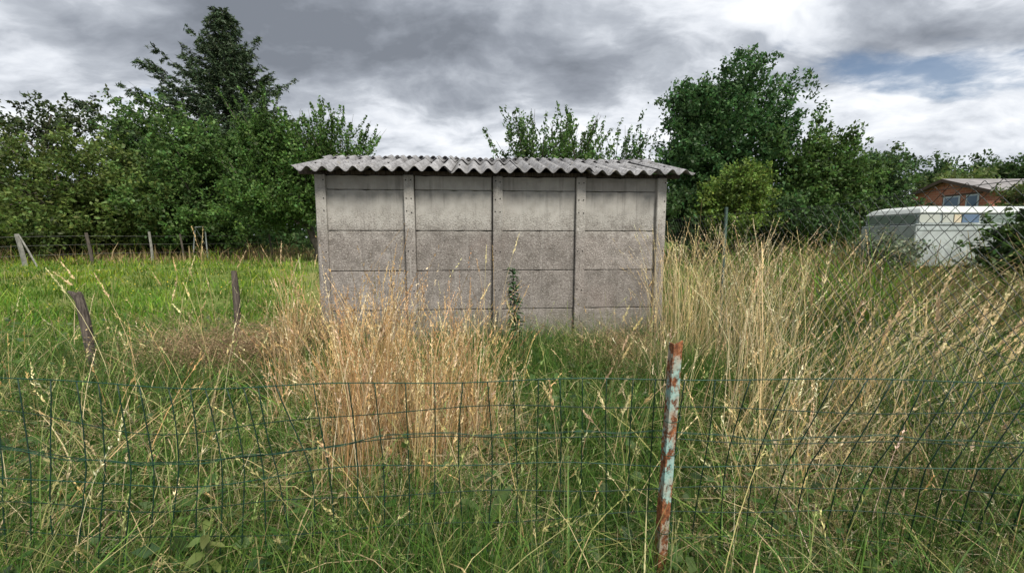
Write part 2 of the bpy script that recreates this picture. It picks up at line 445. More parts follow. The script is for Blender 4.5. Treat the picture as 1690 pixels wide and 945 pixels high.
for side in (0, 1):
    for b in range(2):
        for r in range(len(joints) - 1):
            ln = (DEPTH - 0.3) / 2
            panel((0.085 if side == 0 else WID - 0.04), 0.125 + b * (ln + 0.05), joints[r], ln, joints[r + 1] - joints[r], R(90))
def post_mesh(ht):
    mb = MB().box((0, 0, -0.25), (PW, 0.125, ht)); return mb.mesh('post', bevel=0.008)
pmesh = post_mesh(TOP - 0.005)
hole = MB().tube([(0, 0, 0), (0, 0.012, 0)], 0.0085, 8).mesh('bolt_hole')
for i in range(5):
    for yy in (0.0, DEPTH - 0.125):
        po = obj('post', pmesh, M['cpost'], shed, (i * BAY, yy, 0)); po.rotation_euler = (random.gauss(0, .003), random.gauss(0, .004), 0)
        if yy == 0.0:
            for zh in (0.40, 0.82, 1.32, 1.82, 1.97, 2.2):
                for xh in ((0.032, 0.093) if 0 < i < 4 else (0.1,)):
                    obj('bolt_hole', hole, M['hole'], po, (xh + random.gauss(0, .002), -0.0035, zh + random.gauss(0, .006)))
for sx in (0, WID - 0.125):
    obj('post', pmesh, M['cpost'], shed, (sx, DEPTH / 2 - 0.06, 0))
# gable triangles
RIDGE_Y, EAVE_Y = DEPTH / 2, -0.20
SL = math.atan2(0.36, RIDGE_Y - EAVE_Y)
eave_z = 2.298; ridge_z = eave_z + 0.36
for sx in (0.03, WID - 0.08):
    g0, g1 = 0.0, DEPTH
    zz0 = TOP + 0.002; zt = ridge_z - 0.075
    MB().add([(sx, g0, zz0), (sx, g1, zz0), (sx, RIDGE_Y, zt), (sx + .05, g0, zz0), (sx + .05, g1, zz0), (sx + .05, RIDGE_Y, zt)],
             [(0, 2, 1), (3, 4, 5), (0, 1, 4, 3), (1, 2, 5, 4), (2, 0, 3, 5)]).build('gable_panel', M['panel'], shed)
for yy, zb in ((0.06, TOP + 0.002), (DEPTH - 0.12, TOP + 0.002)):
    MB().box((-0.2, yy, zb), (WID + 0.2, yy + 0.06, zb + 0.05)).build('purlin', M['wood'], shed)
WV, AMP, TH = 0.177, 0.032, 0.0065
def corrugated(name, waves, length, slope_sign=1, phase=0.0):
    n = int(waves * 12); V = []; Q = []
    ny_ = 5
    for lay in (0, 1):
        for j in range(ny_ + 1):
            for i in range(n + 1):
                x = waves * WV * i / n
                z = AMP * math.cos(2 * math.pi * (x / WV + phase)) - lay * TH
                z += 0.004 * math.sin(3.3 * j / ny_ + x * 5) * (j / ny_ - 1)
                V.append((x, length * j / ny_, z))
    m_ = n + 1; off = m_ * (ny_ + 1)
    for j in range(ny_):
        for i in range(n):
            a = j * m_ + i
            Q.append((a, a + 1, a + m_ + 1, a + m_)); Q.append((off + a, off + a + m_, off + a + m_ + 1, off + a + 1))
    for i in range(n):
        Q.append((i, off + i, off + i + 1, i + 1)); a = ny_ * m_ + i; Q.append((a, a + 1, off + a + 1, off + a))
    for j in range(ny_):
        a = j * m_; Q.append((a, a + m_, off + a + m_, off + a)); a += n; Q.append((a, off + a, off + a + m_, a + m_))
    return mesh_np(name, np.array(V), np.array(Q), smooth=True)
fix_bolt = MB().tube([(0, 0, 0), (0, 0, .012)], .011, 7).mesh('fixing_bolt')
LEN = math.hypot(0.36, RIDGE_Y - EAVE_Y) - 0.03
full = corrugated('roof_sheet', 5.5, LEN); part3 = corrugated('roof_sheet', 2.7, LEN)
cap_f = corrugated('ridge_sheet', 5.5, 0.36); cap_p = corrugated('ridge_sheet', 2.7, 0.36)
x = -0.175; k = 0
while k < 6:
    last = k == 5
    for side in (0, 1):
        o = obj('roof_sheet', part3 if last else full, M['roof'], shed)
        dz = 0.002 + 0.013 * (k % 2) + random.uniform(0, .004); dy = random.uniform(-0.02, 0.022)
        if side == 0:
            o.location = (x, EAVE_Y + dy, eave_z + dz); o.rotation_euler = (SL + random.gauss(0, .003), random.gauss(0, .005), random.gauss(0, .012))
        else:
            o.location = (x + (2.7 if last else 5.5) * WV, DEPTH - EAVE_Y - dy, eave_z + dz); o.rotation_euler = (SL, 0, R(180))
        if side == 0:
            for wv_ in ((1, 4) if not last else (1,)):
                obj('fixing_bolt', fix_bolt, M['hole'], o, (wv_ * WV, .27 + random.gauss(0, .01), AMP - .001))
        c_ = obj('ridge_sheet', cap_p if last else cap_f, M['roof'], shed)
        cz = ridge_z + 0.010 + dz - 0.36 * math.sin(SL) + 0.012 + random.uniform(0, .006); cy = 0.36 * math.cos(SL)
        if side == 0:
            c_.location = (x, RIDGE_Y - cy + 0.0, cz); c_.rotation_euler = (SL, random.gauss(0, .003), random.gauss(0, .006))
        else:
            c_.location = (x + (2.7 if last else 5.5) * WV, RIDGE_Y + cy, cz); c_.rotation_euler = (SL, 0, R(180))
    x += 5 * WV; k += 1

# ------------------------------------------------------------------ near green wire fence with the rusty post
fence = thing('wire_mesh_fence', 'sagging green plastic-coated wire mesh fence in the foreground with rusty post', 'fence', (0, 1.55, 0))
FY = 1.55
def tilt(x):   # how far the tops lean sideways, per metre of height
    return 0.17 * float(sstep(0.75, 1.3, x)) - 0.06 * float(sstep(-0.2, -1.2, x))
row_z = [0.962, 0.842, 0.712, 0.602, 0.492, 0.372, 0.252, 0.13, 0.02]
def fz(r, x):
    sag = 0.10 * math.exp(-((x + 1.35) / 0.55) ** 2) * (1 - r / 9) * (1 if r else .35)
    dip = 0.02 * math.sin(2.3 * x + r) + 0.012 * math.sin(7 * x + 2.1 * r)
    return row_z[r] - sag + dip * (0.6 if r else 0.4) + 0.02 * float(sstep(.8, 1.6, x))
def fpos(x, z, j=0.0):
    return (x + tilt(x) * 2.3 * max(0.0, z - 0.60), 0.03 * math.sin(1.9 * x) + 0.05 * math.sin(3.1 * z + x) + j, z)
x = -2.9; vx = []
while x < 2.75:
    vx.append(x); x += 0.102 * (1 + 0.06 * random.gauss(0, 1)) * (0.8 if -1.75 < x < -0.95 else 1)
for x in vx:
    P = []
    kink = random.gauss(0, 0.012); ph = random.uniform(0, 6)
    zt = fz(0, x)
    for s in range(15):
        z = -0.03 + (zt + 0.03) * s / 14
        P.append(fpos(x + (kink * math.sin(6 * z + ph) + 0.018 * math.sin(2.2 * z + 5 * x)) * (1.7 if x < -0.7 else 0.8), z))
    MB().tube(P, 0.0024, 5).build('vertical_wire', M['gwire'], fence, True)
for r in range(len(row_z)):
    P = [fpos(x, fz(r, x), -0.0022) for x in np.linspace(-2.95, 2.75, 90)]
    MB().tube(P, 0.0019 if r else 0.0021, 5).build('horizontal_wire', M['gwire'] if r % 3 else M['twire'], fence, True)
for k in range(2):                                        # twisted tension wire
    P = []
    for i, x in enumerate(np.linspace(-2.95, 2.75, 150)):
        q = fpos(x, fz(2, x) + 0.012 + 0.016 * math.sin(1.3 * x + .5) + .006 * math.sin(11 * x) + .004 * math.sin(23 * x + 1))
        P.append((q[0], q[1] - 0.006 + 0.0025 * math.cos(i * 0.9 + k * 3.14), q[2] + 0.0025 * math.sin(i * 0.9 + k * 3.14)))
    MB().tube(P, 0.0013, 5).build('tension_wire', M['twire'], fence, True)
# rusty post: angle iron, leaning a little to the right at its top
ptop = at(1121, 568, 1.50); pbot = at(1092, 960, 1.50)
u = (ptop - pbot) / np.linalg.norm(ptop - pbot)
L_ = (ptop[2] + 0.12) / u[2]
base = ptop - u * L_
pmb = MB()
prof = [(-0.019, 0.0), (0.019, 0.012), (0.0185, 0.0165), (-0.0145, 0.0062), (-0.020, 0.038), (-0.0245, 0.0375)]
rows = 12; V = []
for j in range(rows + 1):
    c = base + u * (L_ * j / rows) - np.array([0, FY, 0])
    for (a, b) in prof: V.append((c[0] + a + 0.0012 * math.sin(j * 2.1), c[1] + b, c[2] + (0.012 * (a > 0) if j == rows else 0)))
n6 = len(prof)
Fs = [(j * n6 + i, j * n6 + (i + 1) % n6, (j + 1) * n6 + (i + 1) % n6, (j + 1) * n6 + i) for j in range(rows) for i in range(n6)]
Fs += [tuple(range(n6))[::-1], tuple(range(rows * n6, rows * n6 + n6))]
pmb.add(V, Fs)
po = pmb.build('post', M['rust'], fence, bevel=0.0008); po['label'] = 'rusty angle-iron post with flaking turquoise paint'
for zt in (0.83, 0.70, 0.385, 0.14):
    c = base + u * ((zt + 0.12) / u[2]) - np.array([0, FY, 0])
    P = [(c[0] + 0.031 * math.cos(q), c[1] + 0.016 + 0.031 * math.sin(q), c[2] + 0.008 * math.sin(q * 1.0 + 1)) for q in np.linspace(0, 6.6, 20)]
    MB().tube(P, 0.0015, 5).build('tie_wire', M['twire'], fence, True)

# ------------------------------------------------------------------ chain link fence on the right
CX = 2.34
chain = thing('chain_link_fence', 'tall chain link fence running back past the right side of the shed', 'fence', (CX, 0, 0))
PZ = 0.0425
def strand(flip, r_=.0019):
    P = [((0.0022 if (i + flip) % 2 else -0.0022), (PZ if (i + flip) % 2 else 0.0), 0.05 + i * PZ) for i in range(41)]
    return MB().tube(P, r_, 4).mesh('mesh_wire')
st = [strand(0), strand(1), strand(0, .0011), strand(1, .0011)]
def chx(y): return 0.05 * math.sin(0.9 * y) + 0.02 * math.sin(2.7 * y)
for k in range(200):
    y = 0.9 + k * PZ
    o = obj('mesh_wire', st[k % 2 + (2 if y > 3.2 else 0)], M['lwire'], chain, (chx(y), y, hz(CX, y))); o.rotation_euler = (0, 0.02 * math.sin(y), 0)
for y in (1.65, 4.68, 7.7):
    g = hz(CX, y)
    MB().box((0.012, y - 0.014, g - 0.3), (0.04, y + 0.014, g + 1.82)).build('post', M['gpost'], chain, bevel=0.004)
for zt in (0.07, 0.9, 1.735):
    P = [(chx(y) - .003, y, hz(CX, y) + zt + .008 * math.sin(2 * y)) for y in np.linspace(0.9, 9.4, 50)]
    MB().tube(P, 0.0019, 5).build('tension_wire', M['lwire'], chain, True)

# ------------------------------------------------------------------ rough wooden stakes in the left foreground
def stake(px_t, py_t, px_b, py_b, Y, r0, label, fork):
    a = at(px_b, py_b, Y); b = at(px_t, py_t, Y); gz = hz(a[0], Y)
    root = thing('wooden_stake', label, 'stake', (a[0], Y, gz), group='old wooden stakes in the left grass')
    P = []; rr = []
    for i in range(13):
        t = i / 12; q = a + (b - a) * t
        q = np.array([q[0] + 0.014 * math.sin(5 * t + Y), Y + 0.04 * t, (gz - 0.1) + (b[2] - gz + 0.1) * t])
        P.append(q - np.array([a[0], Y, gz])); rr.append(r0 * (1.12 - 0.25 * t) * (1 + 0.12 * math.sin(9 * t + 1)))
    mb = MB().tube(P, rr, 9)
    mb.build('shaft', M['wood'], root)
    if fork:
        e_ = P[-1]
        MB().tube([e_ - np.array([0, 0, .06]), e_ + np.array([-.055, 0, .01]), e_ + np.array([-.105, .01, .028])], [r0 * .8, r0 * .62, r0 * .3], 7).build('branch_stub', M['wood'], root)
        MB().tube([e_ - np.array([0, 0, .03]), e_ + np.array([.012, 0, .03])], [r0 * .8, r0 * .35], 7).build('branch_stub', M['wood'], root)
    for zc in (0.45, 0.52):
        MB().tube([np.array([math.cos(q) * r0 * 1.25 + P[6][0] * zc * 1.6, math.sin(q) * r0 * 1.25 + .02, zc + 0.02 * math.sin(2 * q)]) for q in np.linspace(0, 6.28, 14)], 0.0022, 4).build('wire_loop', M['lwire'], root)
    return root
stake(122, 487, 163, 640, 4.1, 0.042, 'leaning dark wooden stake with forked top at far left', True)
stake(383, 447, 392, 590, 4.9, 0.036, 'upright grey wooden stake among dry grass left of the shed', False)

# ------------------------------------------------------------------ field fence on the far left
ff = thing('field_fence', 'low wire field fence with old posts below the left trees', 'fence', (0, 20, 0))
def fpost(px_t, py_t, px_b, py_b, Y, r, mat, sides=4, name='post'):
    a = at(px_b, py_b, Y); b = at(px_t, py_t, Y)
    a[2] = hz(a[0], Y) - 0.1
    a = a - np.array([0, 20, 0]); b = b - np.array([0, 20, 0])
    return MB().tube([a, (a + b) / 2 + np.array([.02, 0, 0]), b], [r, r, r * .9], sides).build(name, mat, ff)
fpost(27, 386, 42, 436, 17, 0.08, M['farconc']); fpost(31, 388, 62, 434, 17, 0.035, M['farconc'], name='brace')
fpost(142, 384, 153, 432, 18.5, 0.065, M['wood'], 6); fpost(246, 382, 252, 428, 20, 0.055, M['farconc'], 6)
fpost(297, 386, 304, 426, 20.5, 0.045, M['wood'], 6); fpost(55, 385, 53, 410, 24, 0.05, M['farconc'], 6)
fpost(444, 386, 449, 424, 21, 0.05, M['wood'], 6)
fpost(-70, 384, -66, 436, 16, 0.07, M['wood'], 6)
for zt in (1.22, 0.85, 0.45):
    P = []
    for px, Y in ((-70, 16), (33, 17), (147, 18.5), (249, 20), (300, 20.5), (446, 21), (640, 21.5)):
        q = at(px, 420, Y); P.append((q[0], Y - 20.05, hz(q[0], Y) + zt))
    MB().tube(P, 0.0035, 4).build('fence_wire', M['fwire'], ff)
# white tubular frame beside the dark trunk
fr = thing('metal_frame', 'pale tubular metal frame standing by the dark trunk behind the field fence', 'frame', (0, 22, 0))
def loc22(px, py): return at(px, py, 22) - np.array([0, 22, 0])
q0, q1, q2 = loc22(318, 424), loc22(322, 375), loc22(338, 374)
q0[2] = hz(q0[0], 22); q3 = loc22(343, 424); q3[2] = q0[2]
MB().tube([q0, q1], 0.03, 6).build('upright', M['white'], fr); MB().tube([q1, q2], 0.03, 6).build('crossbar', M['white'], fr)
MB().tube([q2, q3], 0.03, 6).build('upright', M['white'], fr); MB().tube([q1, loc22(327, 402) + np.array([0, .5, 0])], 0.022, 6).build('brace', M['white'], fr)
bd = at(399, 362, 30)
b_ = MB().box((-0.22, 0, 0), (0.2, 0.06, 2.6)).build('upright_board', M['farconc'], None, bevel=0.01, loc=(bd[0], 30, hz(bd[0], 30)))
tag(b_, 'pale upright board glimpsed between the dark tree trunks', 'board')

# ------------------------------------------------------------------ caravan behind the chain link fence
KY = 13.0
kx0 = at(1515, 380, KY)[0]
kg = hz(14, KY)
van = thing('caravan', 'old white caravan with a long window band behind the chain link fence', 'caravan', (kx0, KY, kg), R(2))
KL, KW = 6.2, 1.95
zb, z1, z2, z3, z4 = 0.45, at(0, 369, KY)[2] - kg, at(0, 352, KY)[2] - kg, at(0, 344, KY)[2] - kg, at(0, 338.5, KY)[2] - kg
def loft(sections):
    """sections: list of (z, x0, x1, y0, y1)"""
    V = []; Fs = []
    for (z, a, b, c, d) in sections: V += [(a, c, z), (b, c, z), (b, d, z), (a, d, z)]
    for i in range(len(sections) - 1):
        for k in range(4): Fs.append((4 * i + k, 4 * i + (k + 1) % 4, 4 * i + 4 + (k + 1) % 4, 4 * i + 4 + k))
    Fs.append((3, 2, 1, 0)); t4 = 4 * (len(sections) - 1); Fs.append((t4, t4 + 1, t4 + 2, t4 + 3))
    return MB().add(V, Fs)
loft([(zb, 0.12, KL - .12, 0.03, KW - .03), (zb + .3, -.05, KL + .05, 0, KW), (z1 - .03, -.08, KL + .08, 0, KW)]).build('lower_body', M['white'], van, bevel=0.02)
loft([(z1, 0.03, KL - .02, 0.05, KW - .05), (z2, 0.06, KL - .08, 0.05, KW - .05)]).build('window_band', M['trim'], van)
loft([(z2 + .002, 0.02, KL, 0.0, KW), (z2 + .05, 0.05, KL - .05, 0, KW), (z3 + .02, 0.14, KL - .35, 0.12, KW - .12), (z4, 0.4, KL - .7, 0.35, KW - .35)]).build('roof', M['whiter'], van, bevel=0.02)
MB().box((-.1, -.03, z1 - .032), (KL + .1, 0.03, z1 - .002)).build('belt_rail', M['trim'], van, bevel=.006)
MB().box((-.02, -.02, z1 - .2), (KL + .02, 0.004, z1 - .1)).build('side_strip', M['trim'], van, bevel=.004)
def pxx(px): return at(px, 360, KY)[0] - kx0
for a, b, mt, lb in ((1519, 1554, 'glass_grey', 'window with pale grey curtain'),
                     (1559, 1577, 'glass_grey', 'window with pale grey curtain'), (1579, 1591, 'glass_cream', 'window with cream curtain'), (1593, 1622, 'glass_blue', 'blue tinted window'), (1628, 1690, 'glass', 'dusty dark side window')):
    xa, xb = pxx(a), pxx(b)
    fr_ = MB().box((xa, 0.022, z1 + .035), (xb, 0.047, z2 - .03)).build('window', M[mt], van, bevel=.003); fr_['label'] = lb
    MB().box((xa - .015, 0.012, z1 + .012), (xb + .015, 0.046, z1 + .033)).build('sill', M['white'], fr_)
for ya, yb in ((.12, .95), (1.0, 1.84)):
    fr_ = MB().box((0.012, ya, z1 + .035), (0.058, yb, z2 - .03)).build('window', M['glass'], van, bevel=.003); fr_['label'] = 'dusty dark end window'
for xw in (1.9, 2.75):
    wv_ = MB().tube([(xw, 0.1, .3), (xw, 0.28, .3)], 0.3, 18).build('wheel', M['timber'], van)
    MB().tube([(xw, 0.085, .3), (xw, 0.11, .3)], 0.17, 14).build('rim', M['trim'], wv_)

# ------------------------------------------------------------------ brick outbuilding
BX, BY1, BY2 = 35.0, 31.3, 37.4
bg0 = 0.5
barn = thing('brick_outbuilding', 'red brick outbuilding with shallow grey corrugated roof beyond the caravan', 'building', (BX, BY1, bg0))
WB = BY2 - BY1; EZ = at(0, 314, BY1 + .6)[2] - bg0; AZ = at(0, 297, (BY1 + BY2) / 2)[2] - bg0
MB().add([(0, 0, 0), (0, WB, 0), (0, WB, EZ), (0, WB * .5, AZ - .08), (0, 0, EZ), (11, 0, 0), (11, WB, 0), (11, WB, EZ), (11, WB * .5, AZ - .08), (11, 0, EZ)],
         [(0, 4, 3, 2, 1), (5, 6, 7, 8, 9), (0, 5, 9, 4), (1, 2, 7, 6), (2, 3, 8, 7), (3, 4, 9, 8), (0, 1, 6, 5)]).build('wall', M['brick'], barn)
sl = (AZ - EZ) / (WB * .5)
for s in (0, 1):
    y0, y1 = (-.55, WB * .5) if s == 0 else (WB + .55, WB * .5)
    ze = EZ - .55 * sl + .03
    V = [(-.45, y0, ze), (11.5, y0, ze), (11.5, y1, AZ), (-.45, y1, AZ)]
    V += [(a, b, c + .09) for a, b, c in V]
    rf = MB().add(V, [(0, 3, 2, 1), (4, 5, 6, 7), (0, 1, 5, 4), (1, 2, 6, 5), (2, 3, 7, 6), (3, 0, 4, 7)]).build('roof_slope', M['slate'], barn)
    V = [(-.50, y0, ze - .16), (-.44, y0, ze - .16), (-.44, y1, AZ - .16), (-.50, y1, AZ - .16)]
    V += [(a, b, c + .24) for a, b, c in V]
    MB().add(V, [(0, 3, 2, 1), (4, 5, 6, 7), (0, 1, 5, 4), (1, 2, 6, 5), (2, 3, 7, 6), (3, 0, 4, 7)]).build('bargeboard', M['timber'], rf)
MB().box((-.05, WB * .53, 0), (.02, WB * .57, AZ - .3)).build('pilaster', M['brick'], barn)
for (a, b) in ((.31, .52), (.09, .24)):
    wd = MB().box((-.04, WB * a, EZ - 1.3), (.03, WB * b, EZ - .25)).build('window', M['pale'], barn)
    MB().box((-.055, WB * (a + .02), EZ - 1.2), (-.043, WB * (b - .02), EZ - .36)).build('pane', M['glass_blue'], wd)
MB().box((-.06, WB * .06, EZ - .24), (.02, WB * .55, EZ - .12)).build('lintel', M['timber'], barn)

# ------------------------------------------------------------------ foliage helpers
def unit(a): return a / (np.linalg.norm(a, axis=-1, keepdims=True) + 1e-9)
def leaf_quads(cen, axis, nrm, L, W):
    """kite-shaped leaves, folded slightly along the midrib"""
    side = unit(np.cross(nrm, axis)); n = len(cen)
    L = np.broadcast_to(L, n)[:, None]; W = np.broadcast_to(W, n)[:, None]
    V = np.stack([cen - axis * L * .5, cen + side * W * .5 - axis * L * .08, cen + axis * L * .5, cen - side * W * .5 - axis * L * .08], 1)
    return V.reshape(-1, 3), np.arange(n * 4).reshape(n, 4)

def vary(col, n, var=0.25, hue=0.12):
    c = np.array(col)[None] * (1 + var * rng.normal(size=(n, 1)).clip(-1.8, 1.8))
    c = c * (1 + hue * rng.normal(size=(n, 3)) * np.array([1, .4, .7])); return c.clip(0.004, 0.9)

def sprays(base, d, length, nleaf, lsize, rad, col, var=.25, droop=0.0, wl=0.55, up=0.5, tipcol=None):
    """twigs with leaves: base (n,3), direction d (n,3), length (n,)"""
    n = len(base); t = rng.random((n, nleaf)) ** 0.8
    off = rng.normal(size=(n, nleaf, 3)) * (rad * (1.05 - 0.75 * t))[..., None]
    c = base[:, None] + d[:, None] * (length[:, None] * t)[..., None] + off
    c[..., 2] -= droop * length[:, None] * t ** 2
    ax = unit(d[:, None] * .7 + rng.normal(size=(n, nleaf, 3)) * .75)
    nr = unit(np.array([0, 0, 1.0]) * (up + .35) + rng.normal(size=(n, nleaf, 3)) * .6 + off * .4 / (rad + 1e-6))
    c = c.reshape(-1, 3); ax = ax.reshape(-1, 3); nr = nr.reshape(-1, 3)
    s = lsize * rng.uniform(.65, 1.3, len(c))
    s = s * 1.18
    V, Q = leaf_quads(c, ax, nr, s, s * wl)
    sv = np.repeat(1 + 0.27 * rng.normal(size=n).clip(-2, 2), nleaf)
    cc = vary(col, len(c), var) * sv[:, None]
    if tipcol is not None: cc = cc + (np.array(tipcol) - cc) * (t.reshape(-1, 1) ** 3) * .6
    return V, Q, np.repeat(cc.clip(.004, .9), 4, axis=0)

def tree(name, label, base, lobes, nspray, nleaf, lsize, slen, col, trunk_r=.18, outw=.7, up=.55, rad=.18, droop=.12, group=None,
         wl=.6, shoots=0, shoot_len=1.4, trunk_top=.6, var=.28, fork=None, cat='tree', tipcol=None, limbs=16, shell=.5, stemname='trunk'):
    """lobes: (cx, cy, cz, rx, ry, rz) relative to base; crown is many leafy sprays on limbs"""
    base = np.array(base, float)
    root = thing(name, label, cat, tuple(base), group=group)
    lob = np.array(lobes, float); vol = lob[:, 3] * lob[:, 4] * lob[:, 5]
    vol = vol ** .75
    k = rng.choice(len(lob), nspray, p=vol / vol.sum())
    dirs = unit(rng.normal(size=(nspray, 3)))
    r = rng.random(nspray) ** shell
    # uneven crown: lumps swell and hollow the outline
    lump = 1 + .16 * np.sin(3.1 * dirs[:, 0] * 2 + k + 1.3) * np.cos(4.3 * dirs[:, 2] + 2 * k) + .10 * rng.normal(size=nspray)
    P = lob[k, :3] + dirs * lob[k, 3:6] * (r * lump)[:, None] * .92
    nc = max(6, nspray // 6); ci = rng.integers(0, nc, nspray); keepf = rng.random(nspray) < .5   # most sprays gather on boughs
    bough = P[:nc][ci] + rng.normal(size=(nspray, 3)) * slen * np.array([.62, .62, .34])
    cen_ = P[:nc].copy()
    P = np.where(keepf[:, None], bough, P); dirs = np.where(keepf[:, None], dirs[:nc][ci], dirs)
    ok = P[:, 2] > .15; P = P[ok]; dirs = dirs[ok]; n = len(P)
    d = unit(dirs * outw + np.array([0, 0, 1.0]) * up + rng.normal(size=(n, 3)) * .35)
    ln = slen * rng.uniform(.6, 1.35, n)
    parts = [sprays(P - d * ln[:, None] * .45, d, ln, nleaf, lsize, rad, col, var, droop, wl, tipcol=tipcol)]
    twig_src = P
    if shoots:   # long upright leafy shoots standing out of the crown top
        kk = rng.choice(len(lob), shoots, p=vol / vol.sum())
        a = rng.uniform(0, 2 * np.pi, shoots); q = np.sqrt(rng.random(shoots)) * .85
        S = lob[kk, :3] + np.stack([np.cos(a) * q * lob[kk, 3], np.sin(a) * q * lob[kk, 4], np.sqrt(1 - q ** 2) * lob[kk, 5] * .75], 1)
        sd = unit(np.stack([np.cos(a) * q * .75, np.sin(a) * q * .75, np.ones(shoots)], 1) + rng.normal(size=(shoots, 3)) * .13)
        parts.append(sprays(S, sd, shoot_len * rng.uniform(.5, 1.25, shoots), int(nleaf * 2.0), lsize * .85, .085, col, var, 0.0, wl))
        tw = MB()
        for i in range(min(shoots, 60)): tw.tube([S[i] - sd[i] * .4, S[i] + sd[i] * shoot_len * .9], [.018, .005], 3, False)
    V = np.concatenate([p[0] for p in parts]); cl = np.concatenate([p[2] for p in parts])
    off = 0; Qs = []
    for p in parts: Qs.append(p[1] + off); off += len(p[0])
    crown = obj('crown', mesh_np('crown', V, np.concatenate(Qs), cl), M['leaf'], root)
    ctr = (lob[:, :3] * vol[:, None]).sum(0) / vol.sum()
    top = max(lob[:, 2] + lob[:, 5] * .6)
    mb = MB()
    fk = fork or ctr[2] * .55
    tp = [np.array([0, 0, -.2]), np.array([.03, 0, fk * .5]), np.array([ctr[0] * .25, ctr[1] * .25, fk]), np.array([ctr[0], ctr[1], fk + (top - fk) * trunk_top])]
    mb.tube(tp, [trunk_r * 1.25, trunk_r, trunk_r * .85, trunk_r * .3], 8)
    sel = [i for i in rng.permutation(len(cen_))[:max(limbs, 24)] if cen_[i][2] > fk * .6]
    for i in sel:
        t = rng.uniform(0, .75); s = tp[2] + (tp[3] - tp[2]) * t; e_ = cen_[i]
        m_ = (s + e_) / 2 + np.array([0, 0, .12 * np.linalg.norm(e_ - s)])
        rr = trunk_r * (.5 - .3 * t)
        mb.tube([s, m_, e_], [rr, rr * .6, rr * .2], 5, False)
    tk = mb.build(stemname, M['bark'], root, True)
    if shoots: tw.build('shoot_stem', M['bark'], root)['kind'] = 'stuff'
    return root

def on_ground(px, Y): 
    X = (px - 845) / F * Y; return (X, Y, hz(X, Y))
def lobe(px, py, wpx, hpx, Y, base, dy=0.0, depth=None):
    """an ellipsoid of the crown given by where it shows and how far away it stands"""
    q = at(px, py, Y + dy); rx = wpx / F * Y; rz = hpx / F * Y
    return (q[0] - base[0], dy, q[2] - base[2], rx, depth or rx * .9, rz)

G_DARK, G_MID, G_OLIVE, G_BRIGHT, G_YEL = (.052, .098, .030), (.076, .138, .034), (.098, .142, .034), (.080, .150, .034), (.125, .19, .036)

# left row, from far left to the shed
b = on_ground(110, 23)
tree('olive_tree', 'broad olive-green tree at far left, its crown reaching the ground', b,
     [lobe(60, 330, 110, 85, 23, b), lobe(190, 320, 85, 75, 23, b, 1), lobe(150, 265, 80, 55, 23, b), lobe(-40, 310, 70, 90, 23, b), lobe(240, 345, 60, 60, 23, b, -.5), lobe(110, 376, 150, 34, 23, b, -.6), lobe(110, 398, 150, 14, 23, b, 1.5), lobe(20, 260, 70, 40, 23, b)],
     900, 50, .17, 1.1, G_OLIVE, up=.25, outw=.8, rad=.26, group='trees along the left of the field')
b = on_ground(60, 28)
tree('cherry_tree', 'open-crowned tree with thin horizontal branches against the sky at left', b,
     [lobe(60, 215, 62, 34, 28, b), lobe(130, 190, 66, 24, 28, b), lobe(175, 190, 42, 26, 28, b), lobe(20, 230, 50, 30, 28, b), lobe(75, 170, 36, 20, 28, b), lobe(90, 250, 90, 30, 28, b)],
     150, 40, .19, 1.3, (.06, .085, .032), up=.18, outw=1.0, rad=.20, droop=.05, limbs=60, trunk_r=.16, shell=.4, trunk_top=.8, group='trees along the left of the field')
b = on_ground(250, 27)
tree('broadleaf_tree', 'dark mid-green tree between the olive-green tree and the spruce', b,
     [lobe(245, 250, 62, 62, 27, b), lobe(225, 215, 40, 42, 27, b), lobe(262, 195, 28, 36, 27, b), lobe(270, 320, 80, 70, 27, b), lobe(205, 330, 60, 70, 27, b), lobe(240, 395, 100, 22, 27, b)],
     640, 46, .17, 1.1, G_MID, up=.4, rad=.25, group='trees along the left of the field')
b = on_ground(335, 23.5)
tree('broadleaf_tree', 'fresh green spreading tree in front of the spruce', b,
     [lobe(330, 290, 80, 62, 23.5, b), lobe(300, 235, 48, 42, 23.5, b), lobe(380, 260, 60, 50, 23.5, b), lobe(340, 350, 95, 45, 23.5, b), lobe(270, 340, 50, 52, 23.5, b), lobe(300, 380, 60, 22, 23.5, b, -.5), lobe(370, 378, 60, 24, 23.5, b, .5)],
     820, 46, .16, 1.0, G_MID, up=.3, outw=.8, rad=.24, fork=1.4, group='trees along the left of the field')
b = on_ground(527, 20.5)
tree('fruit_tree', 'bushy fruit tree with upright shoots and forked trunk beside the shed', b,
     [lobe(470, 265, 62, 60, 20.5, b), lobe(530, 280, 56, 55, 20.5, b), lobe(430, 235, 42, 45, 20.5, b), lobe(440, 320, 66, 45, 20.5, b), lobe(500, 335, 62, 34, 20.5, b), lobe(560, 270, 42, 40, 20.5, b), lobe(590, 262, 26, 22, 20.5, b), lobe(450, 360, 50, 24, 20.5, b, .6)],
     800, 46, .135, .9, G_BRIGHT, up=.55, rad=.2, shoots=90, shoot_len=1.7, fork=1.15, trunk_r=.2, group='trees along the left of the field')
b = on_ground(400, 31)
tree('background_tree', 'deep green tree filling the gap behind the bushy fruit tree', b,
     [lobe(400, 330, 110, 70, 31, b), lobe(330, 350, 90, 60, 31, b), lobe(480, 350, 80, 50, 31, b), lobe(430, 398, 190, 18, 31, b)], 420, 44, .24, 1.2, G_DARK, rad=.3, group='trees along the left of the field')
b = on_ground(150, 31)
tree('background_tree', 'deep green tree in the shade behind the olive-green tree', b,
     [lobe(60, 350, 130, 55, 31, b), lobe(210, 350, 110, 65, 31, b), lobe(-60, 350, 90, 60, 31, b), lobe(80, 398, 210, 20, 31, b)], 420, 44, .24, 1.2, G_DARK, rad=.3, group='trees along the left of the field')
b = on_ground(283, 25)
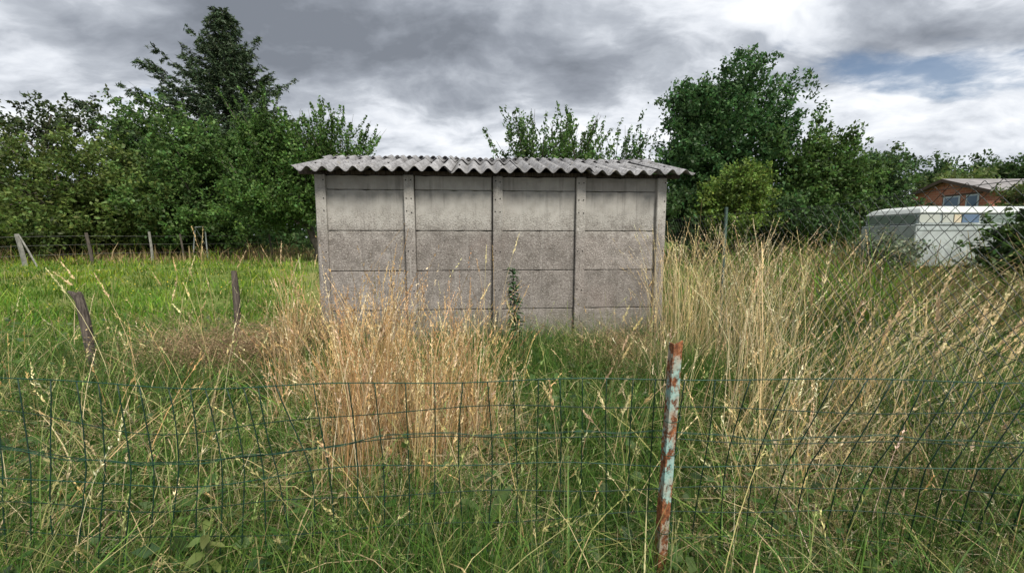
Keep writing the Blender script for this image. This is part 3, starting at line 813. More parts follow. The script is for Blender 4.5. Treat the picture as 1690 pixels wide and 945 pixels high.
tree('round_shrub', 'small rounded pale green shrub behind the field fence', b, [lobe(283, 387, 12, 12, 25, b)], 60, 40, .09, .3, (.14, .16, .06), trunk_r=.03, rad=.1, limbs=5, cat='shrub', stemname='stem')

# spruce
def spruce(px, Y, top_py, label):
    tp_ = at(px, top_py, Y); b = np.array([tp_[0], Y, hz(tp_[0], Y)]); H = tp_[2] - b[2]
    root = thing('spruce_tree', label, 'tree', tuple(b))
    Vs, Qs, Cs = [], [], []; off = 0; mb = MB()
    mb.tube([(0, 0, -.2), (0, 0, H * .5), (0.1, 0, H)], [.32, .2, .03], 8)
    z = H * .22; ang = 0
    while z < H - .15:
        f = (H - z) / H
        reach = (.35 + 8.3 * f ** .92) * rng.uniform(.65, 1.12)
        nb = 6 if f > .15 else 5
        for k in range(nb):
            a = ang + k * 2 * math.pi / nb + rng.normal() * .22
            Lb = reach * rng.uniform(.55, 1.2)
            if math.cos(a) < -.5 and .30 < f < .62: Lb *= 1.3
            rise = rng.uniform(.10, .38) if f < .75 else rng.uniform(-.1, .12)
            tt = np.linspace(0, 1, 6)
            ca, sa = math.cos(a), math.sin(a)
            cur = np.stack([ca * Lb * tt, sa * Lb * tt, z + Lb * (rise * tt - .32 * tt * (1 - tt) + .10 * tt ** 3)], 1)
            mb.tube(cur, [.05 * (1 - .8 * t_) * (.4 + f) for t_ in tt], 3, False)
            # twigs hanging and spreading off the branch
            nt = max(7, int(Lb * 9))
            ts = rng.random(nt) ** .7 * .97 + .03
            o = np.stack([np.interp(ts, tt, cur[:, i]) for i in range(3)], 1)
            sgn = rng.choice([-1, 1], nt)
            sd = np.stack([-sa * sgn, ca * sgn, np.zeros(nt)], 1)
            d = unit(sd * rng.uniform(.3, 1.0, (nt, 1)) + np.array([ca, sa, 0]) * .7 + np.array([0, 0, 1.0]) * rng.uniform(-.75, .3, (nt, 1)))
            ln = (.25 + .55 * (1 - ts) * min(1, Lb / 3)) * rng.uniform(.7, 1.3, nt) + .12
            m = 15
            t2 = rng.random((nt, m)); c = o[:, None] + d[:, None] * (ln[:, None] * t2)[..., None] + rng.normal(size=(nt, m, 3)) * .045
            ax = unit(d[:, None] + rng.normal(size=(nt, m, 3)) * .55); nr = unit(rng.normal(size=(nt, m, 3)) + np.array([0, 0, .6]))
            V, Q = leaf_quads(c.reshape(-1, 3), ax.reshape(-1, 3), nr.reshape(-1, 3), rng.uniform(.2, .36, nt * m), .064)
            Vs.append(V); Qs.append(Q + off); off += len(V)
            Cs.append(np.repeat(vary((.05, .08, .036), nt * m, .3), 4, axis=0) * (1 + .12 * rng.normal()))
        z += rng.uniform(.24, .42) * (.6 + .6 * f); ang += 0.9
    obj('crown', mesh_np('crown', np.concatenate(Vs), np.concatenate(Qs), np.concatenate(Cs).clip(.003, 1)), M['needle'], root)
    mb.build('trunk', M['bark'], root, True)
spruce(366, 32, 18, 'tall dark spruce rising above the left trees')

# behind the shed
b = on_ground(900, 13.5)
tree('plum_tree', 'leafy fruit tree with upright shoots showing above the shed roof', b,
     [lobe(880, 275, 46, 42, 13.5, b), lobe(945, 272, 44, 36, 13.5, b), lobe(910, 300, 80, 40, 13.5, b), lobe(985, 290, 30, 24, 13.5, b), lobe(840, 285, 22, 26, 13.5, b)],
     240, 32, .10, .55, (.075, .14, .035), up=.8, rad=.14, shoots=80, shoot_len=1.2, fork=1.4, trunk_r=.1, group='fruit trees behind the shed')
b = on_ground(1030, 15)
tree('plum_tree', 'small fruit tree with a few upright shoots above the right end of the roof', b,
     [lobe(1030, 290, 22, 28, 15, b), lobe(1010, 300, 30, 24, 15, b), lobe(1058, 292, 18, 14, 15, b)], 110, 32, .11, .55, (.06, .12, .035), up=.9, rad=.13, shoots=20, shoot_len=1.5, fork=1.4, trunk_r=.08, group='fruit trees behind the shed')

# right side
b = on_ground(1195, 24)
tree('big_broadleaf_tree', 'largest tree on the right, dense dark green dome above the hedge', b,
     [lobe(1200, 225, 100, 72, 24, b), lobe(1215, 150, 62, 54, 24, b), lobe(1240, 106, 26, 28, 24, b), lobe(1140, 225, 50, 75, 24, b), lobe(1150, 165, 34, 32, 24, b), lobe(1275, 215, 38, 62, 24, b), lobe(1190, 300, 110, 75, 24, b), lobe(1120, 310, 44, 75, 24, b), lobe(1190, 370, 120, 34, 24, b)],
     1300, 50, .17, 1.0, (.060, .128, .040), up=.4, rad=.24, trunk_r=.35, shell=.42, group='trees along the right boundary')
b = on_ground(1350, 22)
tree('broadleaf_tree', 'lower dark green tree right of the largest tree', b,
     [lobe(1345, 285, 66, 55, 22, b), lobe(1370, 245, 44, 36, 22, b), lobe(1310, 300, 50, 55, 22, b), lobe(1350, 345, 90, 48, 22, b), lobe(1410, 300, 42, 45, 22, b), lobe(1370, 385, 100, 24, 22, b)],
     820, 48, .155, .9, G_MID, up=.35, rad=.22, group='trees along the right boundary')
b = on_ground(1450, 24)
tree('broadleaf_tree', 'mid-green tree sloping down towards the brick outbuilding', b,
     [lobe(1440, 290, 50, 44, 24, b), lobe(1452, 302, 34, 28, 24, b), lobe(1430, 340, 62, 42, 24, b), lobe(1460, 385, 80, 18, 24, b)],
     620, 46, .15, .85, (.066, .118, .042), up=.3, rad=.22, group='trees along the right boundary')
b = on_ground(1212, 18)
tree('yellow_green_bush', 'yellow-green bush in front of the largest right tree', b, [lobe(1210, 300, 46, 22, 18, b), lobe(1185, 325, 36, 30, 18, b), lobe(1245, 322, 32, 30, 18, b), lobe(1232, 285, 20, 18, 18, b), lobe(1205, 360, 56, 32, 18, b)],
     330, 44, .115, .6, G_YEL, up=.5, rad=.17, trunk_r=.07, cat='bush', stemname='stem')
b = on_ground(1150, 19)
tree('hedge_bush', 'dark bush at the foot of the largest right tree beside the shed', b, [lobe(1140, 360, 40, 42, 19, b), lobe(1100, 350, 30, 50, 19, b), lobe(1180, 370, 34, 30, 19, b)],
     240, 44, .14, .7, G_DARK, rad=.2, trunk_r=.06, cat='bush', group='dark bushes under the right trees', stemname='stem')
b = on_ground(1300, 19)
tree('hedge_bush', 'dark bush low in the hedge right of the yellow-green bush', b, [lobe(1290, 362, 46, 36, 19, b), lobe(1350, 370, 50, 28, 19, b), lobe(1240, 372, 34, 25, 19, b)],
     260, 44, .14, .7, G_DARK, rad=.2, trunk_r=.06, cat='bush', group='dark bushes under the right trees', stemname='stem')
for px, top, wd, Y, lb, cl in ((1548, 268, 26, 70, 'small round distant tree, leftmost above the brick outbuilding', G_DARK), (1612, 263, 36, 72, 'round distant tree above the middle of the outbuilding roof', G_DARK),
                           (1688, 258, 44, 66, 'distant tree at the right edge above the outbuilding roof', G_DARK), (1585, 284, 36, 50, 'pale green distant tree just behind the outbuilding roof', (.10, .14, .04))):
    b = on_ground(px, Y)
    tree('distant_tree', lb, b, [lobe(px, top + 26, wd, 26, Y, b), lobe(px + wd * .5, top + 34, wd * .7, 22, Y, b), lobe(px - wd * .6, top + 36, wd * .6, 20, Y, b), lobe(px, top + 70, wd * 1.3, 45, Y, b)],
         210, 40, .42, 2.2, cl, rad=.6, trunk_r=.3, group='distant trees behind the outbuilding')
b = on_ground(1675, 27)
tree('leafy_bush', 'light green bush hiding the right end of the outbuilding roof edge', b, [lobe(1700, 316, 30, 14, 27, b), lobe(1690, 350, 40, 26, 27, b)], 150, 40, .16, .6, (.10, .14, .04), rad=.22, trunk_r=.06, cat='bush', stemname='stem')
b = on_ground(1672, 7.6)
tree('leafy_bush', 'leafy green bush in front of the caravan at the right edge', b, [lobe(1686, 395, 26, 30, 7.6, b), lobe(1712, 372, 30, 26, 7.6, b), lobe(1680, 428, 32, 24, 7.6, b)], 110, 34, .085, .4, (.06, .105, .03), rad=.1, trunk_r=.03, cat='bush', up=.3, stemname='stem')
b = on_ground(1450, 11.5)
tree('scrub_bush', 'low grey-green scrub at the left corner of the caravan', b, [lobe(1455, 415, 30, 22, 11.5, b), lobe(1490, 420, 26, 16, 11.5, b)], 90, 34, .075, .4, (.16, .19, .12), rad=.12, trunk_r=.02, cat='bush', stemname='stem')

# distant woods closing the horizon (one mass)
n = 1500
a = rng.uniform(-1.25, 1.25, n); dist = rng.uniform(115, 150, n)
P = np.stack([np.sin(a) * dist, np.cos(a) * dist, rng.uniform(0, 1, n) ** .8 * (7 + 3 * np.sin(9 * a) + 2 * np.sin(23 * a + 1))], 1)
d = unit(rng.normal(size=(n, 3)) * .5 + np.array([0, 0, .8]))
V, Q, cl = sprays(P, d, np.full(n, 3.0), 20, 1.5, 1.3, (.05, .08, .035))
tag(obj('distant_woods', mesh_np('distant_woods', V, Q, cl), M['leaf']), 'far-off belt of woodland along the horizon', 'woods', kind='stuff')

# ------------------------------------------------------------------ grasses
def strips(P, H, W, lean, sag, segs, power=1.9, tip=0.12):
    """curved ribbons: P (n,3) roots, lean (n,2) sideways reach as a share of the height"""
    n = len(P); t = np.linspace(0, 1, segs + 1)[None]
    c = np.empty((n, segs + 1, 3))
    c[..., 0] = P[:, :1] + lean[:, :1] * H[:, None] * t ** power
    c[..., 1] = P[:, 1:2] + lean[:, 1:] * H[:, None] * t ** power
    c[..., 2] = P[:, 2:] + H[:, None] * (t - sag[:, None] * t ** 3)
    a = rng.uniform(0, 2 * np.pi, n); sd = np.stack([np.cos(a), np.sin(a), np.zeros(n)], 1)
    wd = W[:, None] * (1 - (1 - tip) * t ** 1.6) * .5
    V = np.stack([c - sd[:, None] * wd[..., None], c + sd[:, None] * wd[..., None]], 2).reshape(-1, 3)
    b0 = (np.arange(n) * 2 * (segs + 1))[:, None] + (np.arange(segs) * 2)[None]
    Q = np.stack([b0, b0 + 1, b0 + 3, b0 + 2], -1).reshape(-1, 4)
    return V, Q, c

def ears(c, k, ln, wd, span, spread, col):
    """seed heads: small spikelets over the top share `span` of each stem"""
    n = len(c); segs = c.shape[1] - 1
    t = 1 - span[:, None] * rng.random((n, k)); f = t * segs; i = np.minimum(f.astype(int), segs - 1); r = (f - i)[..., None]
    idx = np.arange(n)[:, None]
    p = c[idx, i] * (1 - r) + c[idx, i + 1] * r
    d = unit(c[idx, i + 1] - c[idx, i])
    out = unit(rng.normal(size=(n, k, 3)))
    ax = unit(d + out * spread)
    L = ln * rng.uniform(.6, 1.3, (n, k)) * (.55 + .8 * (1 - (t - 1 + span[:, None]) / (span[:, None] + 1e-6)))
    cen = p + ax * L[..., None] * .45
    V, Q = leaf_quads(cen.reshape(-1, 3), ax.reshape(-1, 3), unit(rng.normal(size=(n * k, 3))), L.ravel(), wd)
    return V, Q, np.repeat(np.repeat(col, k, axis=0) * rng.uniform(.8, 1.2, (n * k, 1)), 4, axis=0)

def mixcol(pal, n, w=None, var=.18):
    pal = np.array(pal); k = rng.choice(len(pal), n, p=w)
    return (pal[k] * (1 + var * rng.normal(size=(n, 1)).clip(-2, 2)) * (1 + .05 * rng.normal(size=(n, 3)))).clip(.006, .85)

def stuff(name, packs, mat, label, cat):
    V = np.concatenate([p[0] for p in packs]); cl = np.concatenate([p[2] for p in packs]); off = 0; Qs = []
    for p in packs: Qs.append(p[1] + off); off += len(p[0])
    return tag(obj(name, mesh_np(name, V, np.concatenate(Qs), cl), mat), label, cat, kind='stuff')

def place(x, y, sink=0.02): return np.stack([x, y, h(x, y) - sink], 1)
def in_shed(x, y):
    dx, dy = x - p0[0], y - p0[1]; lx = dx * math.cos(ALPHA) + dy * math.sin(ALPHA); ly = -dx * math.sin(ALPHA) + dy * math.cos(ALPHA)
    return (lx > -.03) & (lx < WID + .03) & (ly > -.03) & (ly < DEPTH + .03)
def scatter(n, y0, y1, power=1.0, margin=1.2, wide=1.36):
    """points over the ground in view, denser near the camera"""
    u_ = rng.random(n); y = y0 + (y1 - y0) * u_ ** power
    x = rng.uniform(-1, 1, n) * (wide * y + margin)
    k = ~in_shed(x, y); return x[k], y[k]
def patch(x, y, s=1.0, seed=0.0):
    return .5 + .25 * (np.sin(2.1 * s * x + 1.3 * seed + 1.7 * np.sin(1.3 * s * y + seed)) + np.sin(2.7 * s * y + .7 * seed + 1.4 * np.sin(1.9 * s * x)))
def gauss2(x, y, cx, cy, rx, ry): return np.exp(-(((x - cx) / rx) ** 2 + ((y - cy) / ry) ** 2))

# how dry / tall the sward is, place by place
def dryness(x, y):
    d = .22 + .05 * sstep(3.2, 2.2, y) + .36 * (patch(x, y, 1.1, 2) - .5)
    d += .55 * gauss2(x, y, -.75, 2.7, .75, .7) + .1 * gauss2(x, y, -1.6, 3.2, .6, .7) + (.14 + .22 * sstep(3.4, 2.6, y)) * sstep(.9, 1.8, x) * sstep(5.5, 3.5, y)
    d += .35 * gauss2(x, y, 1.5, 4.3, .6, .5) + .2 * gauss2(x, y, -3.2, 4.2, .5, .35)
    d -= .30 * gauss2(x, y, .45, 3.4, .6, 1.1) + .32 * gauss2(x, y, -2.0, 2.9, .5, .7) + .25 * gauss2(x, y, .5, 1.9, .25, .35) + .4 * sstep(-2.6, -3.6, x) * sstep(4.6, 5.4, y)
    return d.clip(.03, .97)

GREENS = [(.044, .108, .016), (.074, .155, .022), (.030, .070, .016), (.125, .18, .04), (.19, .21, .075)]
STRAWS = [(.50, .40, .235), (.58, .48, .31), (.40, .30, .165), (.62, .54, .38), (.30, .22, .12)]
BROWNS = [(.19, .12, .065), (.27, .18, .098), (.12, .08, .045), (.36, .265, .155)]

# 1. green blades of the near sward
x, y = scatter(125000, .75, 6.4, 1.25)
dr = dryness(x, y); keep = rng.random(len(x)) > dr * .72; x, y, dr = x[keep], y[keep], dr[keep]
n = len(x)
low = np.maximum(.78 * gauss2(x, y, -2.0, 3.0, .42, .8), 0)
field = sstep(-2.3, -3.1, x) * sstep(4.4, 5.0, y)
H = (.17 + .36 * rng.random(n) ** 1.3 + .22 * patch(x, y, 1.4, 5)) * (1 - .75 * low) * (1 - .45 * field)
H *= 1 + .7 * gauss2(x, y, 1.55, 3.5, .28, .35) + .55 * sstep(1.6, 2.4, x) * rng.random(n)
a = rng.uniform(0, 2 * np.pi, n); q = rng.random(n) * .62
lean = np.stack([np.cos(a) * q + .06, np.sin(a) * q], 1)
W = rng.uniform(.003, .0075, n) * (.8 + .10 * y)
V, Q, c = strips(place(x, y), H, W, lean, rng.uniform(0, .55, n), 3)
col = mixcol(GREENS, n, [.28, .27, .2, .17, .08]); col = col * (1 + .35 * field[:, None] * np.array([1.0, .9, .2]))
stuff('green_grass', [(V, Q, np.repeat(col.clip(0, .8), 8, axis=0))], M['grass'], 'green grass blades of the overgrown sward around the shed', 'grass')

# 2. thatch: dead bent straw tangled between the green blades
x, y = scatter(95000, .8, 5.6, 1.3)
dr = dryness(x, y); keep = rng.random(len(x)) < dr * 1.05; x, y, dr = x[keep], y[keep], dr[keep]; n = len(x)
low = .85 * gauss2(x, y, -2.0, 3.0, .45, .8)
keep = rng.random(n) > low; x, y, dr = x[keep], y[keep], dr[keep]; n = len(x)
H = .14 + .42 * rng.random(n) * (.5 + dr)
a = rng.uniform(0, 2 * np.pi, n); q = .4 + 1.3 * rng.random(n)
P = place(x, y); P[:, 2] += .16 * rng.random(n) * dr
V, Q, c = strips(P, H, rng.uniform(.0022, .0055, n) * (.8 + .1 * y), np.stack([np.cos(a) * q + .1, np.sin(a) * q], 1), rng.uniform(.25, 1.15, n), 4, 1.4)
stuff('straw_thatch', [(V, Q, np.repeat(mixcol(STRAWS + BROWNS[:2], n, [.22, .2, .18, .12, .1, .1, .08], .22), 10, axis=0))], M['straw'], 'tangled dead straw matted between the green blades', 'straw')

# 2b. broader arching blades, half green, half yellowing
x, y = scatter(13000, .8, 5.5, 1.2); n = len(x)
a = rng.uniform(0, 2 * np.pi, n); q = .3 + .9 * rng.random(n)
V, Q, c = strips(place(x, y), .28 + .5 * rng.random(n), rng.uniform(.005, .011, n), np.stack([np.cos(a) * q, np.sin(a) * q], 1), rng.uniform(.15, .95, n), 5, 1.6)
stuff('arching_grass', [(V, Q, np.repeat(mixcol([(.10, .20, .03), (.16, .23, .05), (.30, .29, .11), (.07, .14, .025), (.52, .42, .22)], n), 12, axis=0))], M['grass'], 'broad arching grass blades, green to yellowing, through the sward', 'grass')

# 3. tall dry stems with seed heads
def stems(x, y, H, lean, pal, wts=None, k=14, w=.0036, earl=.020, span=(.10, .2), spread=.55, sagr=(0, .16), earw=.0052):
    m = ~in_shed(x, y); x, y, H, lean = x[m], y[m], H[m], lean[m]; n = len(x)
    V, Q, c = strips(place(x, y), H, np.full(n, w) * rng.uniform(.7, 1.25, n), lean, rng.uniform(*sagr, n), 6, 2.0, .35)
    col = mixcol(pal, n, wts)
    pk = [(V, Q, np.repeat(col, 14, axis=0))]
    if k: pk.append(ears(c, k, earl, earw, rng.uniform(*span, n), spread, (col * 1.14 + .015).clip(0, .85)))
    return pk
def cloud_pts(n, cx, cy, rx, ry): return cx + rx * rng.normal(size=n), cy + ry * rng.normal(size=n)
def lean_of(n, mx=0, my=0, s=.16): return np.stack([mx + s * rng.normal(size=n), my + s * rng.normal(size=n)], 1)
packs = []
TAN = [(.60, .43, .19), (.66, .51, .28), (.52, .35, .14), (.68, .57, .36)]
GOLD = [(.50, .34, .15), (.58, .42, .22), (.38, .235, .10), (.62, .50, .31), (.28, .175, .08)]
PALE = [(.64, .51, .27), (.70, .59, .37), (.56, .43, .20)]
for (n, cx, cy, rx, ry, hm, hs, mx) in ((560, -.80, 2.45, .11, .2, .92, .16, .02), (460, -.38, 2.45, .14, .2, .80, .16, .03), (130, -.62, 3.3, .4, .4, .80, .2, 0), (90, -.75, 2.9, .2, .4, 1.12, .14, 0),
                                  (420, -1.3, 2.8, .28, .4, .66, .18, -.02), (160, -1.75, 4.2, .5, .35, .75, .2, 0), (60, -.2, 4.3, .6, .3, .75, .2, 0),
                                  (420, 2.05, 4.3, .22, .4, 1.38, .22, .04), (120, 2.5, 4.0, .35, .5, 1.25, .25, .1), (130, 1.75, 3.2, .4, .45, .95, .25, .12),
                                  (150, 2.2, 2.7, .5, .5, 1.0, .28, .22), (140, 1.6, 2.2, .35, .3, .6, .2, .18), (150, 3.2, 3.4, .6, .6, 1.1, .28, .2), (260, -2.4, 4.6, .35, .3, .8, .16, 0)):
    nt_ = max(5, n // 34); tx, ty = cloud_pts(nt_, cx, cy, rx, ry); ti = rng.integers(0, nt_, n)      # stems stand in tussocks
    th = 1 + .2 * rng.normal(size=nt_).clip(-1.6, 1.4)
    x, y = tx[ti] + (.055 if cx < 0 else .11) * rng.normal(size=n), ty[ti] + (.055 if cx < 0 else .11) * rng.normal(size=n); m = y > 1.2; x, y, ti = x[m], y[m], ti[m]; n = len(x)
    packs += stems(x, y, (th[ti] * (hm + hs * rng.normal(size=n))).clip(.25, 1.75), lean_of(n, mx, 0, .14 if cx < 0 else .2), GOLD if cx < 0 else PALE, None, w=.0036 if cx < 0 else .0042)
stuff('dry_grass_clumps', packs, M['straw'], 'dense tan clumps of tall dry grass with seed heads before and beside the shed', 'grass')
packs = []
x, y = scatter(1400, 1.5, 5.2, 1.1); n = len(x)
hgt = (.62 + .22 * rng.normal(size=n)).clip(.25, 1.15) * (1 - .35 * sstep(0, .5, x) * sstep(1.1, .6, x))
m = rng.random(n) < (.25 + dryness(x, y)); x, y, hgt = x[m], y[m], hgt[m]; n = len(x)
packs += stems(x, y, hgt, lean_of(n, .05, 0, .28), TAN + [(.30, .29, .12)], None, k=16)
x, y = scatter(1500, 1.3, 5.0, 1.1); n = len(x)
packs += stems(x, y, rng.uniform(.35, .9, n) * (1 - .6 * gauss2(x, y, -2.0, 3.0, .45, .8)), lean_of(n, .03, 0, .25), [(.16, .22, .06), (.24, .26, .09), (.34, .31, .13)], None, k=14)
# a few long oat-like stalks with big loose heads, leaning
hero = [(1296, 2.5, 1.62, .05), (1555, 2.2, 1.35, .22), (1600, 2.05, 1.42, .15), (1480, 2.6, 1.25, .3), (1420, 2.7, 1.1, .26), (1360, 3.0, 1.25, .2), (1650, 2.0, 1.5, .1),
        (1530, 2.4, 1.2, .3), (1580, 2.8, 1.4, .22), (1620, 2.5, 1.35, .2), (1665, 2.4, 1.25, .3), (935, 2.0, .95, .05), (885, 2.4, 1.25, -.32), (965, 2.3, .95, .22), (795, 4.0, 1.45, .02), (815, 4.2, 1.5, .1), (620, 3.6, 1.5, .03),
        (190, 3.6, 1.3, -.14), (200, 4.2, 1.5, -.22), (262, 4.2, 1.2, .0), (300, 3.8, 1.05, .28), (330, 4.1, 1.05, -.15), (350, 4.6, 1.6, .02), (338, 4.5, 1.6, -.05), (278, 4.6, 1.45, -.08), (305, 5, 1.35, -.05), (500, 4.8, 1.35, .1), (470, 4.7, 1.45, .08), (460, 4.6, 1.3, .15), (485, 4.9, 1.4, .02),
        (640, 2.6, 1.15, -.1), (735, 3.4, 1.3, .1), (575, 2.4, 1.1, -.1), (990, 2.7, 1.0, .15), (1000, 3.2, 1.1, .22), (1030, 2.3, .9, .18), (1060, 2.1, .8, -.25)]
hx = []; hy = []; hh = []; hl = []
for px, Y, hgt, ln in hero:
    for s in range(2 if px < 1200 else 5):
        hx.append((px - 845) / F * Y + rng.normal() * (.05 if px < 1200 else .13)); hy.append(Y + rng.normal() * .12); hh.append(hgt * rng.uniform(.8, 1.06)); hl.append((ln + rng.normal() * .09, rng.normal() * .08))
packs += stems(np.array(hx), np.array(hy), np.array(hh), np.array(hl), [(.60, .49, .28), (.55, .42, .22)], None, k=46, w=.0042, earl=.026, span=(.11, .2), spread=.45, earw=.0062)
stuff('tall_seed_stalks', packs, M['straw'], 'scattered tall pale grass stalks with ripe seed heads', 'grass')

x = rng.uniform(-16, -2.6, 260); y = rng.uniform(5, 16, 260); m = np.abs(x) < 1.36 * y + 1; x, y = x[m], y[m]; n = len(x)
stuff('meadow_stalks', stems(x, y, rng.uniform(.3, .75, n), lean_of(n, 0, 0, .2), [(.50, .44, .22), (.36, .36, .14)], None, k=12, w=.006, earl=.03, earw=.009), M['straw'], 'thin flowering grass stalks dotted over the left meadow', 'grass')

# 4. brown dead thickets
packs = []
for (n, cx, cy, rx, ry, hm) in ((1300, -3.2, 4.3, .34, .2, .6), (400, -2.75, 4.5, .25, .15, .5), (700, -2.4, 4.8, .25, .14, .66), (1300, 1.45, 4.35, .38, .25, .52), (400, 1.9, 3.7, .3, .3, .45), (500, -3.0, 2.6, .6, .3, .35), (300, 2.6, 2.2, .5, .4, .4)):
    x, y = cloud_pts(n, cx, cy, rx, ry); m = y > .9; x, y = x[m], y[m]; n = len(x)
    packs += stems(x, y, (hm + .16 * rng.normal(size=n)).clip(.12, 1), lean_of(n, .05, 0, .6), BROWNS + [(.42, .31, .17)], None, k=7, w=.0036, earl=.03, span=(.3, .7), spread=1.2, sagr=(0, .7))
stuff('dead_stem_thickets', packs, M['straw'], 'brown tangles of dead stems at the meadow edge and before the shed', 'dead stems')

# 5. broad-leaved weeds in the sward
x, y = scatter(32000, 1.0, 6.0, 1.25)
dens_ = .18 + .8 * gauss2(x, y, .5, 3.4, .7, 1.2) + .7 * gauss2(x, y, -2.1, 3.0, .6, .9) + .35 * patch(x, y, 1.7, 9) * (y < 3) + .4 * sstep(-2.5, -3.2, x)
m = rng.random(len(x)) < dens_; x, y = x[m], y[m]; n = len(x)
P = place(x, y); P[:, 2] += .04 + .30 * rng.random(n) * (1 - .8 * gauss2(x, y, -2.0, 3.0, .5, .8))
ax = unit(rng.normal(size=(n, 3)) * np.array([1, 1, .35]) + np.array([0, 0, .15])); nr = unit(np.array([0, 0, 1.0]) + rng.normal(size=(n, 3)) * .45)
L = rng.uniform(.025, .10, n)
V, Q = leaf_quads(P, ax, nr, L, L * rng.uniform(.35, .7, n))
stuff('broad_leaved_weeds', [(V, Q, np.repeat(mixcol([(.05, .11, .025), (.075, .14, .035), (.04, .08, .03), (.10, .15, .06)], n), 4, axis=0))], M['leaf'], 'low broad-leaved weeds growing among the grass', 'weeds')

# 6. fine bright tufts like horsetail
packs = []
for (n, cx, cy, rx, ry, hm) in ((1500, 1.55, 3.55, .2, .22, .62), (1500, .50, 1.85, .13, .18, .36), (700, .3, 4.2, .5, .25, .4), (500, -.1, 3.2, .25, .3, .42), (900, 2.7, 5.4, .5, .5, .6)):
    x, y = cloud_pts(n, cx, cy, rx, ry); m = (y > .9) & ~in_shed(x, y); x, y = x[m], y[m]; n = len(x)
    V, Q, c = strips(place(x, y), (hm + .1 * rng.normal(size=n)).clip(.1, 1), np.full(n, .0028), lean_of(n, 0, 0, .3), rng.uniform(0, .3, n), 3)
    packs.append((V, Q, np.repeat(mixcol([(.07, .16, .025), (.09, .19, .03), (.055, .12, .03)], n), 8, axis=0)))
stuff('fine_grass_tufts', packs, M['grass'], 'fine bright green tufts beside the rusty post and the shed', 'grass')

# 7. meadow and field beyond
x, y = scatter(90000, 4.9, 34, 1.9, 2.5, 1.36)
m = (rng.random(len(x)) < np.where(np.abs(x) < .5 * y, .35, 1.0)); x, y = x[m], y[m]; n = len(x)
right = sstep(1.5, 3.5, x); far = sstep(17, 22, y) * (1 - right)
H = (.10 + .17 * rng.random(n)) * (.45 + 1.15 * patch(x, y, 1.1, 6)) * (1 + 4.6 * right * rng.random(n)) * (1 + 3.2 * far * rng.random(n))
a = rng.uniform(0, 2 * np.pi, n); q = rng.random(n) * .8
V, Q, c = strips(place(x, y), H, (.006 + .0016 * y) * rng.uniform(.7, 1.3, n), np.stack([np.cos(a) * q, np.sin(a) * q], 1), rng.uniform(0, .5, n), 2, tip=.3)
col = mixcol([(.085, .19, .018), (.13, .24, .022), (.06, .14, .018), (.18, .25, .035)], n, None, .16) * (.5 + .7 * patch(x, y, .9, 8))[:, None]
yl = (patch(x, y, .5, 3) * sstep(8, 14, y))[:, None] * (1 - right[:, None])
col = col * (1 + yl * np.array([.75, .35, 0]))
dry = np.clip(.85 * far + right * (.28 + .5 * patch(x, y, .35, 7)), 0, .9)
sw = rng.random(n) < dry
col[sw] = mixcol([(.26, .19, .09), (.34, .26, .13), (.17, .13, .06)], int(sw.sum()))
stuff('meadow_grass', [(V, Q, np.repeat(col.clip(0, .8), 6, axis=0))], M['grass'], 'bright green meadow grass stretching to the trees', 'grass')

# 8. yellow flowers in the meadow
n = 2600
x = rng.uniform(-19, -3.5, n); y = rng.uniform(7, 17.5, n); m = (np.abs(x) < 1.4 * y + 2) & (rng.random(n) < patch(x, y, .6, 4) ** 1.5 * sstep(6, 13, y)); x, y = x[m], y[m]; n = len(x)
P = place(x, y); P[:, 2] += rng.uniform(.17, .28, n)
V, Q = leaf_quads(P, unit(rng.normal(size=(n, 3)) * np.array([1, 1, .2])), unit(np.array([0, 0, 1.]) + rng.normal(size=(n, 3)) * .3), .034, .034)
stuff('yellow_flowers', [(V, Q, np.repeat(mixcol([(.62, .46, .03), (.6, .5, .08)], n), 4, axis=0))], M['petal'], 'sprinkling of tiny yellow flowers across the left meadow', 'flowers')

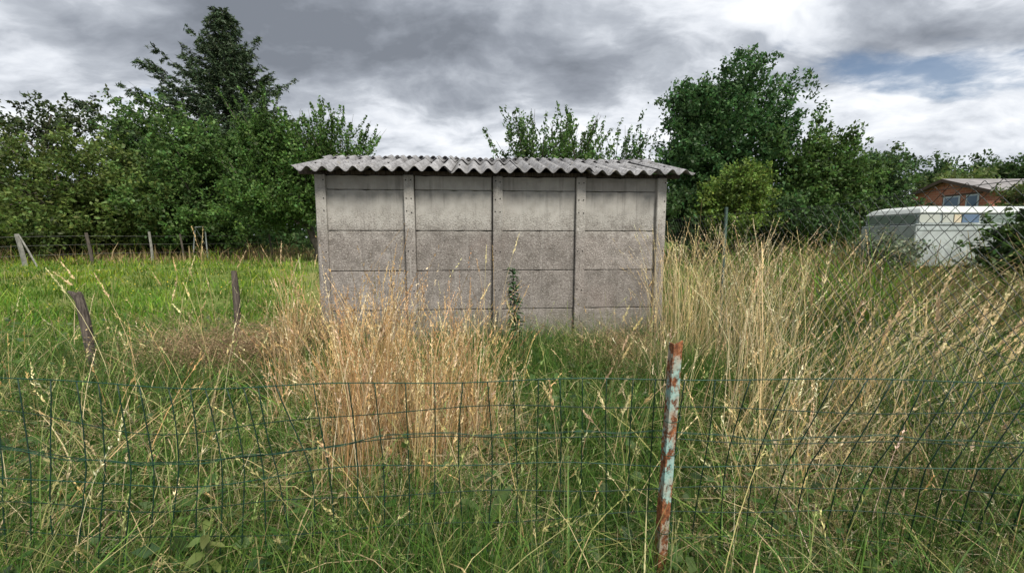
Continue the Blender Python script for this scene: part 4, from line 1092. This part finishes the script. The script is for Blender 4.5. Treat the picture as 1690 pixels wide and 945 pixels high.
# ------------------------------------------------------------------ single plants
def big_leaf(L, W, bend, fold=.25, segs=6):
    V = []; Fs = []
    for i in range(segs + 1):
        t = i / segs; wd = W * .5 * math.sin(math.pi * min(1, t * .93 + .05)) ** .8
        xx = L * t; z = -bend * L * t * t
        for s in (-1, 0, 1): V.append((xx, s * wd, z + abs(s) * wd * fold + .004 * math.sin(9 * t) * s))
    for i in range(segs):
        for k in (0, 1): a_ = i * 3 + k; Fs.append((a_, a_ + 1, a_ + 4, a_ + 3))
    return np.array(V), np.array(Fs)
def leafy_plant(name, label, px, Y, ht, nl, L, W, col, spread=1.0, lean=(0, 0), bend=.4):
    b = on_ground(px, Y); root = thing(name, label, 'plant', b)
    MB().tube([(0, 0, -.05), (lean[0] * .4, lean[1] * .4, ht * .5), (lean[0], lean[1], ht)], [.007, .006, .002], 5).build('stem', M['grassy_stem'], root, True)
    for i in range(nl):
        t = .12 + .88 * i / max(1, nl - 1); l_ = L * (1.1 - .55 * t) * random.uniform(.8, 1.15)
        V, Q = big_leaf(l_, W * l_ / L, bend)
        o = obj('leaf', mesh_np('leaf', V, Q, np.repeat(vary(col, 1, .12, .06), len(V), axis=0), True), M['leaf'], root, (lean[0] * t, lean[1] * t, ht * t))
        o.rotation_euler = (random.gauss(0, .25), -random.uniform(.1, .7) * spread, i * 2.4 + random.gauss(0, .3))
M['grassy_stem'] = plain('green_stem', (.08, .12, .04), .6)
leafy_plant('climbing_weed', 'tall dark green leafy weed standing against the shed wall', 853, 4.85, 1.12, 170, .125, .065, (.05, .10, .04), .9, (-.05, .04), .5)
leafy_plant('nettle', 'yellow-green leafy nettle-like plant at the bottom left', 298, 1.42, .46, 20, .105, .048, (.13, .17, .05), .5)
leafy_plant('dock_plant', 'broad pale green dock leaves low in the foreground centre', 800, 1.75, .34, 6, .26, .07, (.10, .16, .05), 1.7)
leafy_plant('dock_plant', 'broad-leaved green plant at the foot of the dry clump, bottom centre', 690, 1.6, .22, 6, .2, .08, (.06, .115, .035), 1.0)
leafy_plant('broad_grass_plant', 'arching bright green broad blades at the bottom right corner', 1630, 1.45, .3, 5, .36, .028, (.14, .19, .04), 1.2, (0, 0), .6)
